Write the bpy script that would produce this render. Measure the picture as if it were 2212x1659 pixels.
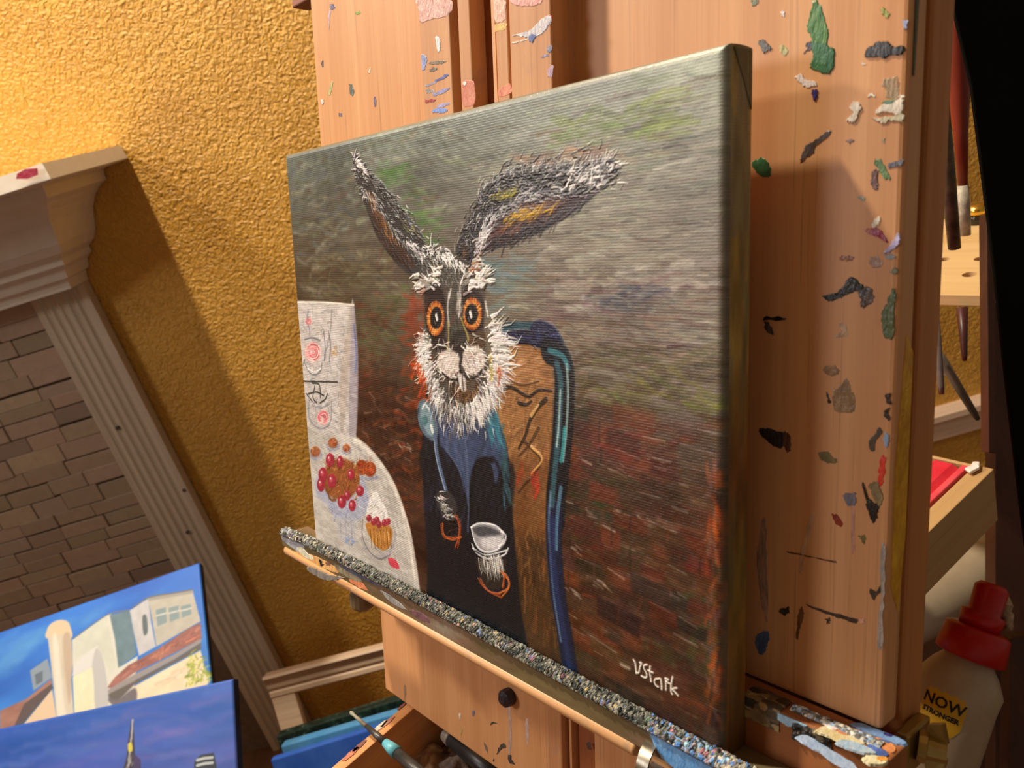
import bpy, bmesh, math, random
import numpy as np
from mathutils import Vector, Matrix
random.seed(4)
sc = bpy.context.scene
for o in list(bpy.data.objects): bpy.data.objects.remove(o)

# ---------------------------------------------------------------- camera, world, lights, exposure
W_PX, H_PX, F_PX = 2212., 1659., 1757.93
EYE = Vector((0, 0, 1.5))
ROT = np.array([[.957391, -.051139, -.284229], [-.282876, -.364912, -.887021], [-.058358, .929636, -.363844]])   # camera right, down, forward
cam = bpy.data.objects.new('camera', bpy.data.cameras.new('camera')); sc.collection.objects.link(cam); sc.camera = cam
Mc = Matrix.Identity(4)
for i in range(3):
    Mc[i][0], Mc[i][1], Mc[i][2], Mc[i][3] = ROT[0][i], -ROT[1][i], -ROT[2][i], EYE[i]
cam.matrix_world = Mc
cam.data.sensor_width = 36; cam.data.lens = 36*F_PX/W_PX; cam.data.clip_start = .02
cam.data.dof.use_dof = True; cam.data.dof.focus_distance = .47; cam.data.dof.aperture_fstop = 17.

world = bpy.data.worlds.new('room_air'); sc.world = world; world.use_nodes = True
bg = world.node_tree.nodes['Background']; bg.inputs[0].default_value = (1., .84, .66, 1); bg.inputs[1].default_value = .19
def area_lamp(name, pos, to, power, size, col):
    l = bpy.data.lights.new(name, 'AREA'); l.shape = 'DISK'; l.size = size; l.energy = power; l.color = col
    o = bpy.data.objects.new(name, l); sc.collection.objects.link(o); p = Vector(pos)+EYE
    o.location = p; o.rotation_euler = (Vector(to)+EYE-p).to_track_quat('-Z', 'Y').to_euler(); return o
area_lamp('ceiling_downlight', (-.72, 1.17, 1.98), (-.5, 1.0, -1), 70, .11, (1., .88, .70))
area_lamp('side_lamp', (-1.45, 1.18, 1.18), (.05, .4, -.1), 18, .18, (1., .91, .78))
area_lamp('left_fill_light', (-2.0, .30, .85), (.0, .45, -.1), 13, .6, (.96, .97, 1.))  # added soft fill for sheen on the canvas and the mantel front
sc.view_settings.view_transform = 'Standard'; sc.view_settings.look = 'None'; sc.view_settings.gamma = 1
sc.view_settings.use_curve_mapping = False; sc.view_settings.exposure = 0.0
# ---------------------------------------------------------------- measuring: a sight line through the camera, met with real planes of the room
def ray(x, y): return Vector(ROT.T @ np.array([(x-1106)/F_PX, (y-829.5)/F_PX, 1.]))
def deep(x, y, t): return EYE+ray(x, y)*t                       # at depth t
def on_y(x, y, Y): r = ray(x, y); return EYE+r*(Y/r.y)          # on a plane parallel to the back wall
def on_z(x, y, z): r = ray(x, y); return EYE+r*((z-EYE.z)/r.z)  # on a level plane
class Frame:
    """a flat frame: origin, right, up, out"""
    def __init__(s, o, u, v): s.o = Vector(o); s.u = Vector(u).normalized(); s.v = Vector(v).normalized(); s.n = s.u.cross(s.v)
    def m(s):
        M = Matrix.Identity(4)
        for i in range(3): M[i][0], M[i][1], M[i][2], M[i][3] = s.u[i], s.v[i], s.n[i], s.o[i]
        return M
    def at(s, x, y, c=0.):
        r = ray(x, y); q = r*(((s.o+s.n*c-EYE).dot(s.n))/r.dot(s.n))+EYE-s.o
        return q.dot(s.u), q.dot(s.v)
    def w(s, a, b, c=0.): return s.o+s.u*a+s.v*b+s.n*c
EASEL = Frame(EYE+Vector((-.2079, .5228, -.2828)), (.63900, -.76921, 0), (.25356, .21064, .94411))

# the easel is scaled up about the camera eye, keeping its outline in view (about 1.02 m per local unit)
EZ_EYE_SCALE = 1.0185
EZM = Matrix.Translation(EASEL.o+Vector((-.003846, .009672, -.005232))) @ EASEL.m().to_3x3().to_4x4() @ Matrix.Scale(EZ_EYE_SCALE, 4)  # hard-coded shift away from the camera eye that goes with that scale
# ---------------------------------------------------------------- meshes
class MB:
    def __init__(s): s.b = bmesh.new(); s.layer = None
    def box(s, x0, x1, y0, y1, z0, z1):
        v = [s.b.verts.new(p) for p in ((x0,y0,z0),(x1,y0,z0),(x1,y1,z0),(x0,y1,z0),(x0,y0,z1),(x1,y0,z1),(x1,y1,z1),(x0,y1,z1))]
        for f in ((0,3,2,1),(4,5,6,7),(0,1,5,4),(1,2,6,5),(2,3,7,6),(3,0,4,7)): s.b.faces.new([v[i] for i in f])
        return s
    def hexa(s, p):
        v = [s.b.verts.new(q) for q in p]
        for f in ((0,3,2,1),(4,5,6,7),(0,1,5,4),(1,2,6,5),(2,3,7,6),(3,0,4,7)): s.b.faces.new([v[i] for i in f])
        return s
    def prism(s, pts, d):
        """closed outline pts (3D, planar) pushed by vector d"""
        d = Vector(d); a = [s.b.verts.new(p) for p in pts]; b = [s.b.verts.new(Vector(p)+d) for p in pts]; n = len(a)
        s.b.faces.new(a[::-1]); s.b.faces.new(b)
        for i in range(n): s.b.faces.new((a[i], a[(i+1) % n], b[(i+1) % n], b[i]))
        return s
    def lathe(s, p0, p1, prof, n=20, flat=1.):
        """prof: (t along p0->p1, radius)"""
        p0, p1 = Vector(p0), Vector(p1); ax = p1-p0; z = ax.normalized()
        x = z.orthogonal().normalized(); y = z.cross(x); rings = []
        for t, r in prof:
            c = p0+ax*t
            rings.append([s.b.verts.new(c+x*r*math.cos(6.28318*i/n)+y*r*flat*math.sin(6.28318*i/n)) for i in range(n)])
        for a, b in zip(rings, rings[1:]):
            for i in range(n): s.b.faces.new((a[i], a[(i+1) % n], b[(i+1) % n], b[i]))
        s.b.faces.new(rings[0][::-1]); s.b.faces.new(rings[-1])
        return s
    def strip(s, rows):
        g = [[s.b.verts.new(p) for p in r] for r in rows]
        for a, b in zip(g, g[1:]):
            for i in range(len(a)-1): s.b.faces.new((a[i], a[i+1], b[i+1], b[i]))
        return s
    def build(s, name, mat, parent=None, bevel=0., seg=2, smooth=False):
        bmesh.ops.recalc_face_normals(s.b, faces=s.b.faces)
        if bevel: bmesh.ops.bevel(s.b, geom=list(s.b.edges), offset=bevel, segments=seg, affect='EDGES', profile=.5, clamp_overlap=True)
        me = bpy.data.meshes.new(name); s.b.to_mesh(me); s.b.free()
        if smooth:
            for p in me.polygons: p.use_smooth = True
        o = bpy.data.objects.new(name, me); sc.collection.objects.link(o)
        if mat: me.materials.append(mat)
        if parent: o.parent = parent
        return o
def thing(name, label, cat, M=None, group=None):
    o = bpy.data.objects.new(name, None); o.empty_display_size = .05; sc.collection.objects.link(o)
    if M is not None: o.matrix_world = M
    return tag(o, label, cat, group)
def tag(o, label=None, cat=None, group=None, kind=None):
    for k, v in (('label', label), ('category', cat), ('group', group), ('kind', kind)):
        if v: o[k] = v
    return o
def at_frame(o, M): o.matrix_world = M; return o

# ---------------------------------------------------------------- materials
def lin(c): return tuple(((x/255+.055)/1.055)**2.4 if x > 10.3 else x/255/12.92 for x in c)
class NT:
    def __init__(s, name):
        s.m = bpy.data.materials.new(name); s.m.use_nodes = True; s.t = s.m.node_tree; s.b = s.t.nodes['Principled BSDF']
    def n(s, typ, **k):
        q = s.t.nodes.new(typ)
        for a, v in k.items():
            if a.startswith('i_'): q.inputs[a[2:].replace('_', ' ')].default_value = v
            else: setattr(q, a, v)
        return q
    def l(s, a, b): s.t.links.new(a, b)
    def coords(s, scale=(1, 1, 1), rot=(0, 0, 0)):
        t = s.n('ShaderNodeTexCoord'); m = s.n('ShaderNodeMapping'); m.inputs['Scale'].default_value = scale; m.inputs['Rotation'].default_value = rot
        s.l(t.outputs['Object'], m.inputs['Vector']); return m.outputs[0]
    def noise(s, vec, scale, detail=4, rough=.55, dist=0.):
        q = s.n('ShaderNodeTexNoise'); q.inputs['Scale'].default_value = scale; q.inputs['Detail'].default_value = detail
        q.inputs['Roughness'].default_value = rough; q.inputs['Distortion'].default_value = dist; s.l(vec, q.inputs['Vector']); return q.outputs[0]
    def ramp(s, fac, stops):
        q = s.n('ShaderNodeValToRGB'); e = q.color_ramp.elements
        while len(e) < len(stops): e.new(.5)
        for x, (p, c) in zip(e, stops): x.position = p; x.color = (*lin(c), 1)
        s.l(fac, q.inputs[0]); return q.outputs[0]
    def math(s, op, a, b=None):
        q = s.n('ShaderNodeMath', operation=op)
        for i, x in enumerate((a, b)):
            if x is None: continue
            if isinstance(x, (int, float)): q.inputs[i].default_value = x
            else: s.l(x, q.inputs[i])
        return q.outputs[0]
    def mix(s, fac, a, b):
        q = s.n('ShaderNodeMix', data_type='RGBA')
        s.l(fac, q.inputs[0]) if not isinstance(fac, (int, float)) else setattr(q.inputs[0], 'default_value', fac)
        for i, x in ((6, a), (7, b)):
            if isinstance(x, tuple): q.inputs[i].default_value = (*lin(x), 1)
            else: s.l(x, q.inputs[i])
        return q.outputs[2]
    def bump(s, h, strength, dist):
        q = s.n('ShaderNodeBump'); q.inputs['Strength'].default_value = strength; q.inputs['Distance'].default_value = dist
        s.l(h, q.inputs['Height']); s.l(q.outputs[0], s.b.inputs['Normal'])
    def fin(s, col, rough=.5, spec=.5, metal=0., coat=0.):
        if isinstance(col, tuple): s.b.inputs['Base Color'].default_value = (*lin(col), 1)
        else: s.l(col, s.b.inputs['Base Color'])
        s.b.inputs['Roughness'].default_value = rough; s.b.inputs['Specular IOR Level'].default_value = spec
        s.b.inputs['Metallic'].default_value = metal; s.b.inputs['Coat Weight'].default_value = coat
        return s.m
def m_wood(name, a, b, axis=1, fine=1., rough=.5, spec=.4, stain=None):
    t = NT(name); st = [60*fine]*3; st[axis] = 1.6*fine; v = t.coords(tuple(st)); g = t.noise(v, 1., 5, .6, .6)
    st2 = [500*fine]*3; st2[axis] = 9*fine; g2 = t.noise(t.coords(tuple(st2)), 1., 2)
    mid = tuple((x+y)/2 for x, y in zip(a, b))
    c = t.ramp(t.math('ADD', t.math('MULTIPLY', g, .75), t.math('MULTIPLY', g2, .25)), ((.32, b), (.5, mid), (.66, a)))
    pr = t.math('MULTIPLY', t.math('SUBTRACT', g2, .60), 3.); c = t.mix(pr, c, tuple(x*.72 for x in b)); c.node.clamp_factor = True
    if stain:
        s = t.noise(t.coords((1, 1, 1)), 42, 5, .65)
        c = t.mix(t.math('MULTIPLY', t.math('SUBTRACT', s, .56), 4.), c, stain); c.node.clamp_factor = True
    t.bump(g2, .12, .0006); return t.fin(c, rough, spec)
def m_mottle(name, a, b, scale, rough=.6, bump=.2, bscale=None, dist=.001, spec=.4, stretch=(1, 1, 1), metal=0., stops=None):
    t = NT(name); v = t.coords(stretch); g = t.noise(v, scale, 5, .6)
    c = t.ramp(g, stops or ((.34, a), (.66, b)))
    if bump: t.bump(t.noise(v, bscale or scale*3, 4), bump, dist)
    return t.fin(c, rough, spec, metal)
def m_attr(name, rough=.4, weave=0., spec=.5, grain=0., coat=0., wstr=.5):
    t = NT(name); a = t.n('ShaderNodeAttribute', attribute_name='paint')
    if weave:
        x = t.n('ShaderNodeSeparateXYZ'); tc = t.n('ShaderNodeTexCoord'); w = t.noise(tc.outputs['Object'], 130, 2)
        t.l(tc.outputs['Object'], x.inputs[0]); k = 6.28318/weave
        sy = t.math('SINE', t.math('ADD', t.math('MULTIPLY', x.outputs[1], k), t.math('MULTIPLY', w, 2.4)))
        sx = t.math('SINE', t.math('ADD', t.math('MULTIPLY', x.outputs[0], k), t.math('MULTIPLY', w, 2.4)))
        dash = t.math('MULTIPLY', t.math('SUBTRACT', t.noise(t.coords((420, 900, 1)), 1., 2), .34), 3.2)
        h = t.math('ADD', t.math('MULTIPLY', sy, t.math('ADD', t.math('MULTIPLY', sx, .35), dash)), t.math('MULTIPLY', t.noise(tc.outputs['Object'], 800, 4, .7), 3.4))
        t.bump(h, wstr, .00014)
    elif grain: t.bump(t.noise(t.coords(), grain, 4), .5, .0004)
    return t.fin(a.outputs['Color'], rough, spec, 0., coat)
def paint_attr(me, rgb255, gain=1.):
    """per-point pigment"""
    c = np.asarray(rgb255, float).reshape(-1, 3)/255; c = np.where(c > .04045, ((c+.055)/1.055)**2.4, c/12.92)*gain
    d = np.ones((len(c), 4), np.float32); d[:, :3] = np.clip(c, 0, .92)
    me.attributes.new('paint', 'FLOAT_COLOR', 'POINT').data.foreach_set('color', d.ravel())
def grid_mesh(name, co, ny, nx, mat, parent=None, smooth=True):
    me = bpy.data.meshes.new(name); i = np.arange((ny-1)*(nx-1)); j = i//(nx-1)*nx+i % (nx-1)
    q = np.c_[j, j+1, j+nx+1, j+nx].astype(np.int32)
    me.vertices.add(ny*nx); me.vertices.foreach_set('co', np.asarray(co, np.float32).ravel())
    me.loops.add(q.size); me.loops.foreach_set('vertex_index', q.ravel()); me.polygons.add(len(q))
    me.polygons.foreach_set('loop_start', np.arange(0, q.size, 4, dtype=np.int32)); me.update(calc_edges=True)
    me.polygons.foreach_set('use_smooth', np.full(len(q), smooth)); me.materials.append(mat)
    o = bpy.data.objects.new(name, me); sc.collection.objects.link(o)
    if parent: o.parent = parent
    return o
# ---------------------------------------------------------------- paint kit (numpy): pigment and relief laid on a grid over a canvas
def smooth(pts, n=6, closed=False):
    p = np.asarray(pts, float)
    if len(p) < 3: return p
    q = np.vstack([p[-1:], p, p[:2]]) if closed else np.vstack([2*p[:1]-p[1:2], p, 2*p[-1:]-p[-2:-1]])
    t = np.linspace(0, 1, n, endpoint=False)[:, None]; out = []
    for i in range(len(q)-3):
        a, b, c, d = q[i:i+4]
        out.append(.5*((2*b)+(c-a)*t+(2*a-5*b+4*c-d)*t*t+(3*b-a-3*c+d)*t**3))
    out = np.vstack(out)
    return out if closed else np.vstack([out, p[-1:]])

def value_noise(rng, ny, nx, cy, cx, octs=3):
    out = np.zeros((ny, nx)); amp = 1.; tot = 0.
    for o in range(octs):
        gy, gx = max(2, int(cy*2**o)+1), max(2, int(cx*2**o)+1)
        g = rng.random((gy+1, gx+1))
        yy = np.linspace(0, gy-1e-6, ny); xx = np.linspace(0, gx-1e-6, nx)
        y0 = yy.astype(int); x0 = xx.astype(int); fy = (yy-y0)[:, None]; fx = (xx-x0)[None]
        fy = fy*fy*(3-2*fy); fx = fx*fx*(3-2*fx)
        out += amp*((g[y0][:, x0]*(1-fx)+g[y0][:, x0+1]*fx)*(1-fy)+(g[y0+1][:, x0]*(1-fx)+g[y0+1][:, x0+1]*fx)*fy)
        tot += amp; amp *= .5
    return out/tot

class Painter:
    """width and height in mm, origin at the lower left; `at` turns measured points into mm"""
    def __init__(s, w, h, nx, ny, at, seed=1):
        s.w, s.h, s.nx, s.ny, s.at = w, h, nx, ny, at
        s.c = np.zeros((ny, nx, 3)); s.z = np.zeros((ny, nx)); s.rng = np.random.default_rng(seed)
        s.xs = np.linspace(0, w, nx); s.ys = np.linspace(0, h, ny)
    def win(s, p, m):
        x0, y0 = p.min(0)-m; x1, y1 = p.max(0)+m
        i0 = max(0, int(x0/s.w*(s.nx-1))); i1 = min(s.nx, int(x1/s.w*(s.nx-1))+2)
        j0 = max(0, int(y0/s.h*(s.ny-1))); j1 = min(s.ny, int(y1/s.h*(s.ny-1))+2)
        if i1 <= i0 or j1 <= j0: return None
        return slice(j0, j1), slice(i0, i1)
    def put(s, wd, a, col, h):
        a = a[..., None]; col = np.asarray(col, float)
        s.c[wd] = s.c[wd]*(1-a)+col*a
        if h: s.z[wd] = s.z[wd]*(1-.75*a[..., 0])+h*a[..., 0]*s.rng.uniform(.6, 1.3)
    def mask(s, p, wd, soft):
        X = s.xs[wd[1]][None, :]; Y = s.ys[wd[0]][:, None]
        ins = np.zeros((Y.shape[0], X.shape[1]), bool); d2 = np.full(ins.shape, 1e9)
        for i in range(len(p)):
            (x0, y0), (x1, y1) = p[i-1], p[i]
            if y0 != y1:
                ins ^= ((y0 > Y) != (y1 > Y)) & (X < (x1-x0)*(Y-y0)/(y1-y0)+x0)
            ex, ey = x1-x0, y1-y0; L = ex*ex+ey*ey+1e-12
            t = np.clip(((X-x0)*ex+(Y-y0)*ey)/L, 0, 1)
            d2 = np.minimum(d2, (X-x0-t*ex)**2+(Y-y0-t*ey)**2)
        sd = np.where(ins, 1, -1)*np.sqrt(d2)
        return np.clip(.5+sd/(2*soft), 0, 1)
    def fill(s, pts, col, soft=.5, a=1., h=0., curve=True, raw=False, vary=0.):
        p = np.asarray(pts, float) if raw else s.at(pts)
        if curve: p = smooth(p, 5, True)
        wd = s.win(p, soft*1.5)
        if wd is None: return
        m = s.mask(p, wd, soft)
        if vary:
            n = value_noise(s.rng, m.shape[0], m.shape[1], 6, 4, 3)-.5
            s.put(wd, m*a, np.clip(np.asarray(col, float)+n[..., None]*vary*2, 0, 255), h)
        else: s.put(wd, m*a, col, h)
    def line(s, p, w, col, a=1., soft=.35, h=0., taper=(1., 1.)):
        wm = w*max(taper)
        wd = s.win(p, wm/2+soft)
        if wd is None: return
        X = s.xs[wd[1]][None, :]; Y = s.ys[wd[0]][:, None]
        best = np.full((Y.shape[0], X.shape[1]), -1e9); n = len(p)-1
        for i in range(n):
            x0, y0 = p[i]; ex, ey = p[i+1]-p[i]; L = ex*ex+ey*ey+1e-12
            t = np.clip(((X-x0)*ex+(Y-y0)*ey)/L, 0, 1)
            d = np.sqrt((X-x0-t*ex)**2+(Y-y0-t*ey)**2)
            best = np.maximum(best, w/2*(taper[0]+(taper[1]-taper[0])*(i+t)/n)-d)
        s.put(wd, np.clip(.5+best/(2*soft), 0, 1)*a, col, h)
    def stroke(s, pts, w, col, a=1., soft=.35, h=0., taper=(1., 1.)):
        s.line(smooth(s.at(pts), 5), w, col, a, soft, h, taper)
    def ell(s, cx, cy, rx, ry, col, soft=.4, a=1., h=0., tilt=0., n=20, ring=0.):
        t = np.linspace(0, 2*np.pi, n, endpoint=False); ct, st = np.cos(tilt), np.sin(tilt)
        q = np.c_[cx+rx*np.cos(t)*ct-ry*np.sin(t)*st, cy+rx*np.cos(t)*st+ry*np.sin(t)*ct]
        if ring: s.line(s.at(np.vstack([q, q[:1]])), ring, col, a, soft, h)
        else: s.fill(q, col, soft, a, h, False)
    def jit(s, cols, amt=12):
        c = np.asarray(cols[s.rng.integers(len(cols))], float)
        return np.clip(c*(1+s.rng.normal(0, .06))+s.rng.normal(0, amt*.3, 3), 0, 255)
    def dabs(s, region, n, cols, length, width, ang=0., spread=.3, a=.6, h=0., soft=.5):
        """n short brush marks with their middles inside a measured region; ang in radians on the canvas"""
        p = s.at(region); lo, hi = p.min(0), p.max(0); k = 0
        for _ in range(n*6):
            q = lo+(hi-lo)*s.rng.random(2); x, y = q; ins = False
            for i in range(len(p)):
                (x0, y0), (x1, y1) = p[i-1], p[i]
                if (y0 > y) != (y1 > y) and x < (x1-x0)*(y-y0)/(y1-y0)+x0: ins = not ins
            if not ins: continue
            t = ang+s.rng.normal(0, spread); L = length*(.5+s.rng.random()); d = np.array([np.cos(t), np.sin(t)])*L/2
            b = np.array([-d[1], d[0]])*s.rng.normal(0, .15)
            s.line(np.array([q-d, q+b, q+d]), width*(.6+.8*s.rng.random()), s.jit(cols), a*(.6+.4*s.rng.random()), soft, h, (.8, .4))
            k += 1
            if k >= n: break
    def fur(s, path, n, length, cols, dirs, width=.55, spread=.25, a=.9, h=.12, across=2., soft=.25):
        """hairs rooted along a measured path, leaning along dirs (measured direction per path point)"""
        p = s.at(path); e = s.at(np.asarray(path, float)+np.asarray(dirs, float))-p
        e /= np.linalg.norm(e, axis=1)[:, None]+1e-9
        seg = np.r_[0, np.cumsum(np.linalg.norm(np.diff(p, axis=0), axis=1))]
        for _ in range(n):
            t = s.rng.random()*seg[-1]
            q = np.array([np.interp(t, seg, p[:, k]) for k in (0, 1)])+s.rng.normal(0, across, 2)
            d = np.array([np.interp(t, seg, e[:, k]) for k in (0, 1)])
            th = np.arctan2(d[1], d[0])+s.rng.normal(0, spread); L = length*(.5+.8*s.rng.random())
            th2 = th+s.rng.normal(0, .35)
            m = q+np.array([np.cos(th), np.sin(th)])*L*.55; r = m+np.array([np.cos(th2), np.sin(th2)])*L*.45
            s.line(np.array([q, m, r]), width*(.7+.6*s.rng.random()), s.jit(cols), a, soft, h, (1.1, .25))
# ---------------------------------------------------------------- the hare picture, from measurements on the photograph (K5, K6, K7: three enlargements)
def K(x0, y0, s): return lambda pts: np.asarray(pts, float)/s+np.array([x0, y0])
K5, K6, K7, KS = K(700, 300, 2.553), K(600, 600, 2.553), K(900, 850, 2.211), K(1000, 1250, 3.687)

def paint_hare(P):
    rng = P.rng; ny, nx = P.ny, P.nx
    v = np.linspace(0, 1, ny)[:, None]; u = np.linspace(0, 1, nx)[None]
    n1 = value_noise(rng, ny, nx, 5, 4, 4); n2 = value_noise(rng, ny, nx, 9, 7, 4); n3 = value_noise(rng, ny, nx, 60, 4, 2)
    top = np.array([112, 116, 98.]); mid = np.array([104, 96, 80.]); low = np.array([66, 42, 30.])
    k = np.clip((v-.42-.08*(n1-.5)+.10*(u-.5))/.16, 0, 1)[..., None]; k2 = np.clip((v-.72)/.25, 0, 1)[..., None]
    uu = np.clip((u-.15)/.7, 0, 1)[..., None]; mid = np.array([86, 76, 60.])*(1-uu)+np.array([122, 114, 102.])*uu; top = np.array([92, 104, 100.])*(1-uu)+np.array([152, 157, 146.])*uu  # ground browner at left; sheen painted in, lighter to the upper right
    P.c[:] = low*(1-k)+(mid*(1-k2)+top*k2)*k
    P.c += (n1-.5)[..., None]*np.array([56, 60, 48.])*k+(n2-.5)[..., None]*np.array([54, 42, 30.])*(1-k)+(n3-.5)[..., None]*26
    # loose horizontal passages of the upper ground
    for n, cols, reg in (
        (150, [(150, 156, 134), (128, 136, 112), (104, 112, 94)], [(640, 350), (1560, 110), (1560, 420), (640, 520)]),
        (130, [(158, 158, 146), (176, 176, 164), (140, 138, 126), (120, 114, 104)], [(1150, 420), (1560, 330), (1560, 760), (1130, 700)]),
        (36, [(112, 130, 66), (104, 122, 64)], [(1180, 260), (1490, 200), (1490, 280), (1200, 330)]),
        (14, [(128, 146, 62)], [(1380, 215), (1480, 195), (1480, 300), (1390, 300)]),
        (46, [(84, 134, 58), (72, 116, 56)], [(800, 360), (880, 350), (960, 480), (930, 540), (830, 430)]),
        (30, [(158, 122, 96), (146, 126, 104)], [(1120, 340), (1330, 300), (1340, 350), (1130, 370)]),
        (60, [(86, 96, 104), (72, 82, 92), (100, 110, 112)], [(625, 350), (760, 380), (770, 560), (640, 560)]),
        (50, [(120, 120, 92), (134, 132, 108), (96, 96, 70)], [(640, 540), (880, 540), (880, 640), (645, 650)]),
        (46, [(116, 138, 140), (96, 124, 132)], [(1050, 560), (1150, 540), (1140, 620), (1075, 690)]),
        (70, [(116, 96, 84), (100, 82, 74), (134, 118, 104)], [(1140, 600), (1560, 560), (1560, 800), (1220, 760)]),
        (40, [(112, 84, 84), (92, 70, 72)], [(1180, 640), (1480, 580), (1500, 640), (1200, 700)]),
        (36, [(150, 140, 130), (186, 182, 172)], [(1190, 600), (1550, 560), (1550, 640), (1200, 680)]),
        (26, [(66, 66, 78), (82, 78, 86)], [(1300, 640), (1420, 610), (1430, 660), (1300, 700)])):
        P.dabs(reg, n, cols, 15, 3.2, .0, .16, .45, .02, .8)
    P.dabs([(1000, 300), (1560, 130), (1560, 820), (1150, 800)], 420, [(168, 168, 154), (86, 84, 74), (128, 120, 104), (70, 64, 58), (196, 194, 182), (110, 86, 74), (150, 150, 134)], 15, 1.5, .0, .08, .42, .03, .5)
    P.dabs([(640, 350), (1000, 250), (900, 640), (650, 640)], 240, [(140, 144, 124), (72, 78, 70), (100, 98, 80), (60, 62, 60), (160, 162, 146), (84, 66, 50)], 13, 3.4, .05, .2, .4, .02, 1.1)
    P.dabs([(700, 560), (920, 500), (900, 700), (780, 740), (640, 650)], 120, [(84, 68, 50), (104, 88, 64), (66, 56, 44), (120, 112, 84), (90, 60, 44)], 10, 2.6, .2, .5, .5, .03, .7)
    P.dabs([(1130, 700), (1560, 640), (1560, 860), (1240, 880)], 170, [(96, 72, 62), (132, 108, 94), (70, 56, 50), (112, 92, 70), (150, 132, 116)], 14, 1.8, .0, .12, .5, .04, .5)
    # warm lower ground: brick courses and broken colour
    for n, cols, reg in (
        (150, [(96, 50, 30), (74, 40, 26), (110, 62, 40), (66, 44, 30)], [(780, 640), (910, 640), (920, 1250), (780, 1150)]),
        (70, [(132, 58, 28), (150, 64, 30)], [(880, 640), (930, 640), (925, 1000), (860, 960)]),
        (60, [(92, 96, 64), (80, 84, 58)], [(780, 640), (880, 620), (860, 760), (780, 780)]),
        (110, [(96, 90, 60), (108, 104, 68), (86, 70, 48), (72, 60, 44)], [(1240, 760), (1560, 740), (1560, 900), (1240, 900)]),
        (22, [(122, 124, 60), (110, 112, 62)], [(1280, 850), (1560, 800), (1560, 900), (1300, 920)]),
        (330, [(104, 50, 30), (84, 42, 28), (122, 60, 36), (62, 40, 28), (92, 66, 44), (74, 52, 34)], [(1240, 920), (1560, 900), (1560, 1590), (1250, 1420)]),
        (60, [(112, 52, 44), (128, 62, 54)], [(1240, 930), (1400, 930), (1400, 1040), (1240, 1040)]),
        (50, [(60, 66, 40), (72, 80, 46), (52, 60, 38)], [(1240, 1020), (1360, 1030), (1350, 1180), (1240, 1180)])):
        P.dabs(reg, n, cols, 13, 3., .0, .3, .55, .03, .7)
    P.dabs([(1530, 1000), (1560, 1000), (1560, 1560), (1530, 1560)], 70, [(166, 78, 34), (142, 66, 30), (120, 58, 30)], 9, 2.2, 1.5, .3, .5)
    P.dabs([(1460, 1290), (1560, 1250), (1560, 1450), (1470, 1440)], 36, [(70, 84, 48), (60, 74, 52), (64, 52, 44)], 12, 5, 1.4, .4, .55, 0, 1.4)
    P.dabs([(1350, 1250), (1480, 1240), (1490, 1400), (1350, 1380)], 30, [(58, 38, 30), (50, 34, 30)], 12, 4, 1.2, .5, .5, 0, 1.2)
    for y0 in range(985, 1560, 62):                                          # slanting courses of pinkish touches
        P.dabs([(1250, y0), (1550, y0+30), (1550, y0+56), (1250, y0+26)], 22, [(132, 106, 94), (112, 84, 74), (98, 76, 64), (142, 116, 102), (56, 40, 34)], 10, 2.2, -.16, .14, .5, .10, 1.)
    P.dabs([(1260, 880), (1550, 900), (1550, 1150), (1260, 1130)], 60, [(120, 96, 88), (104, 80, 72), (134, 110, 100), (60, 44, 40)], 12, 1.6, -.05, .14, .42, .06, .8)
    P.dabs([(790, 850), (890, 860), (890, 1010), (790, 990)], 30, [(156, 128, 110), (120, 92, 74)], 7, 1.6, -.1, .3, .55, .10, .7)
    for q in ((880, 972), (1268, 1108), (1252, 1190), (1236, 1280), (1300, 1262), (1345, 1110), (1400, 1130), (1436, 1006), (1470, 1290), (1330, 1010)):
        P.dabs([(q[0]-14, q[1]-10), (q[0]+14, q[1]-8), (q[0]+14, q[1]+10), (q[0]-14, q[1]+8)], 5, [(206, 192, 176), (180, 166, 150)], 4, 1.2, -.2, .12, .7, .2, .5)
    bc = [(92, 46, 30), (74, 40, 28), (104, 58, 36), (44, 38, 32), (40, 34, 30), (84, 64, 46), (62, 56, 40), (98, 68, 50), (56, 42, 34), (112, 62, 36), (78, 56, 48)]
    for row in range(15):
        y = 4+row*9.2; x = 218+rng.uniform(-12, 4)
        while x < 354:
            w = rng.uniform(8, 26); hh = rng.uniform(5, 11); d = -w*rng.uniform(.0, .14); q = [(x, y), (x+w, y+d), (x+w+rng.uniform(-2, 2), y+d+hh), (x+rng.uniform(-2, 2), y+hh)]
            P.fill(q, P.jit(bc, 14), rng.uniform(.6, 2.2), rng.uniform(.25, .75), .04, False, True, 16)
            if rng.random() < .35: P.line(np.array([(x+1, y+hh-.6), (x+w*.7, y+d+hh-.8)]), rng.uniform(.5, 1.4), P.jit([(132, 112, 100), (176, 160, 144), (112, 92, 82)]), rng.uniform(.3, .75), .35, .15, (.6, 1.))
            if rng.random() < .3: P.line(np.array([(x+w*.5, y), (x+w*.5+.6, y+hh)]), 1.2, P.jit(bc), .5, .5)
            x += w*rng.uniform(.8, 1.1)
    P.dabs([(1525, 980), (1562, 980), (1562, 1580), (1525, 1560)], 60, [(186, 92, 38), (160, 80, 36), (120, 92, 84)], 7, 2.4, 1.5, .25, .6, .05, .7)
    P.dabs([(790, 780), (915, 900), (915, 1200), (800, 1100)], 90, [(110, 54, 30), (60, 38, 26), (128, 66, 36), (84, 66, 46), (48, 36, 28)], 8, 3., .1, .4, .55, .05, .7)
    P.dabs([(780, 640), (900, 640), (900, 850), (780, 800)], 70, [(86, 76, 52), (70, 58, 42), (108, 84, 62), (66, 72, 52)], 8, 2.6, .1, .4, .5, .05, .7)
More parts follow.
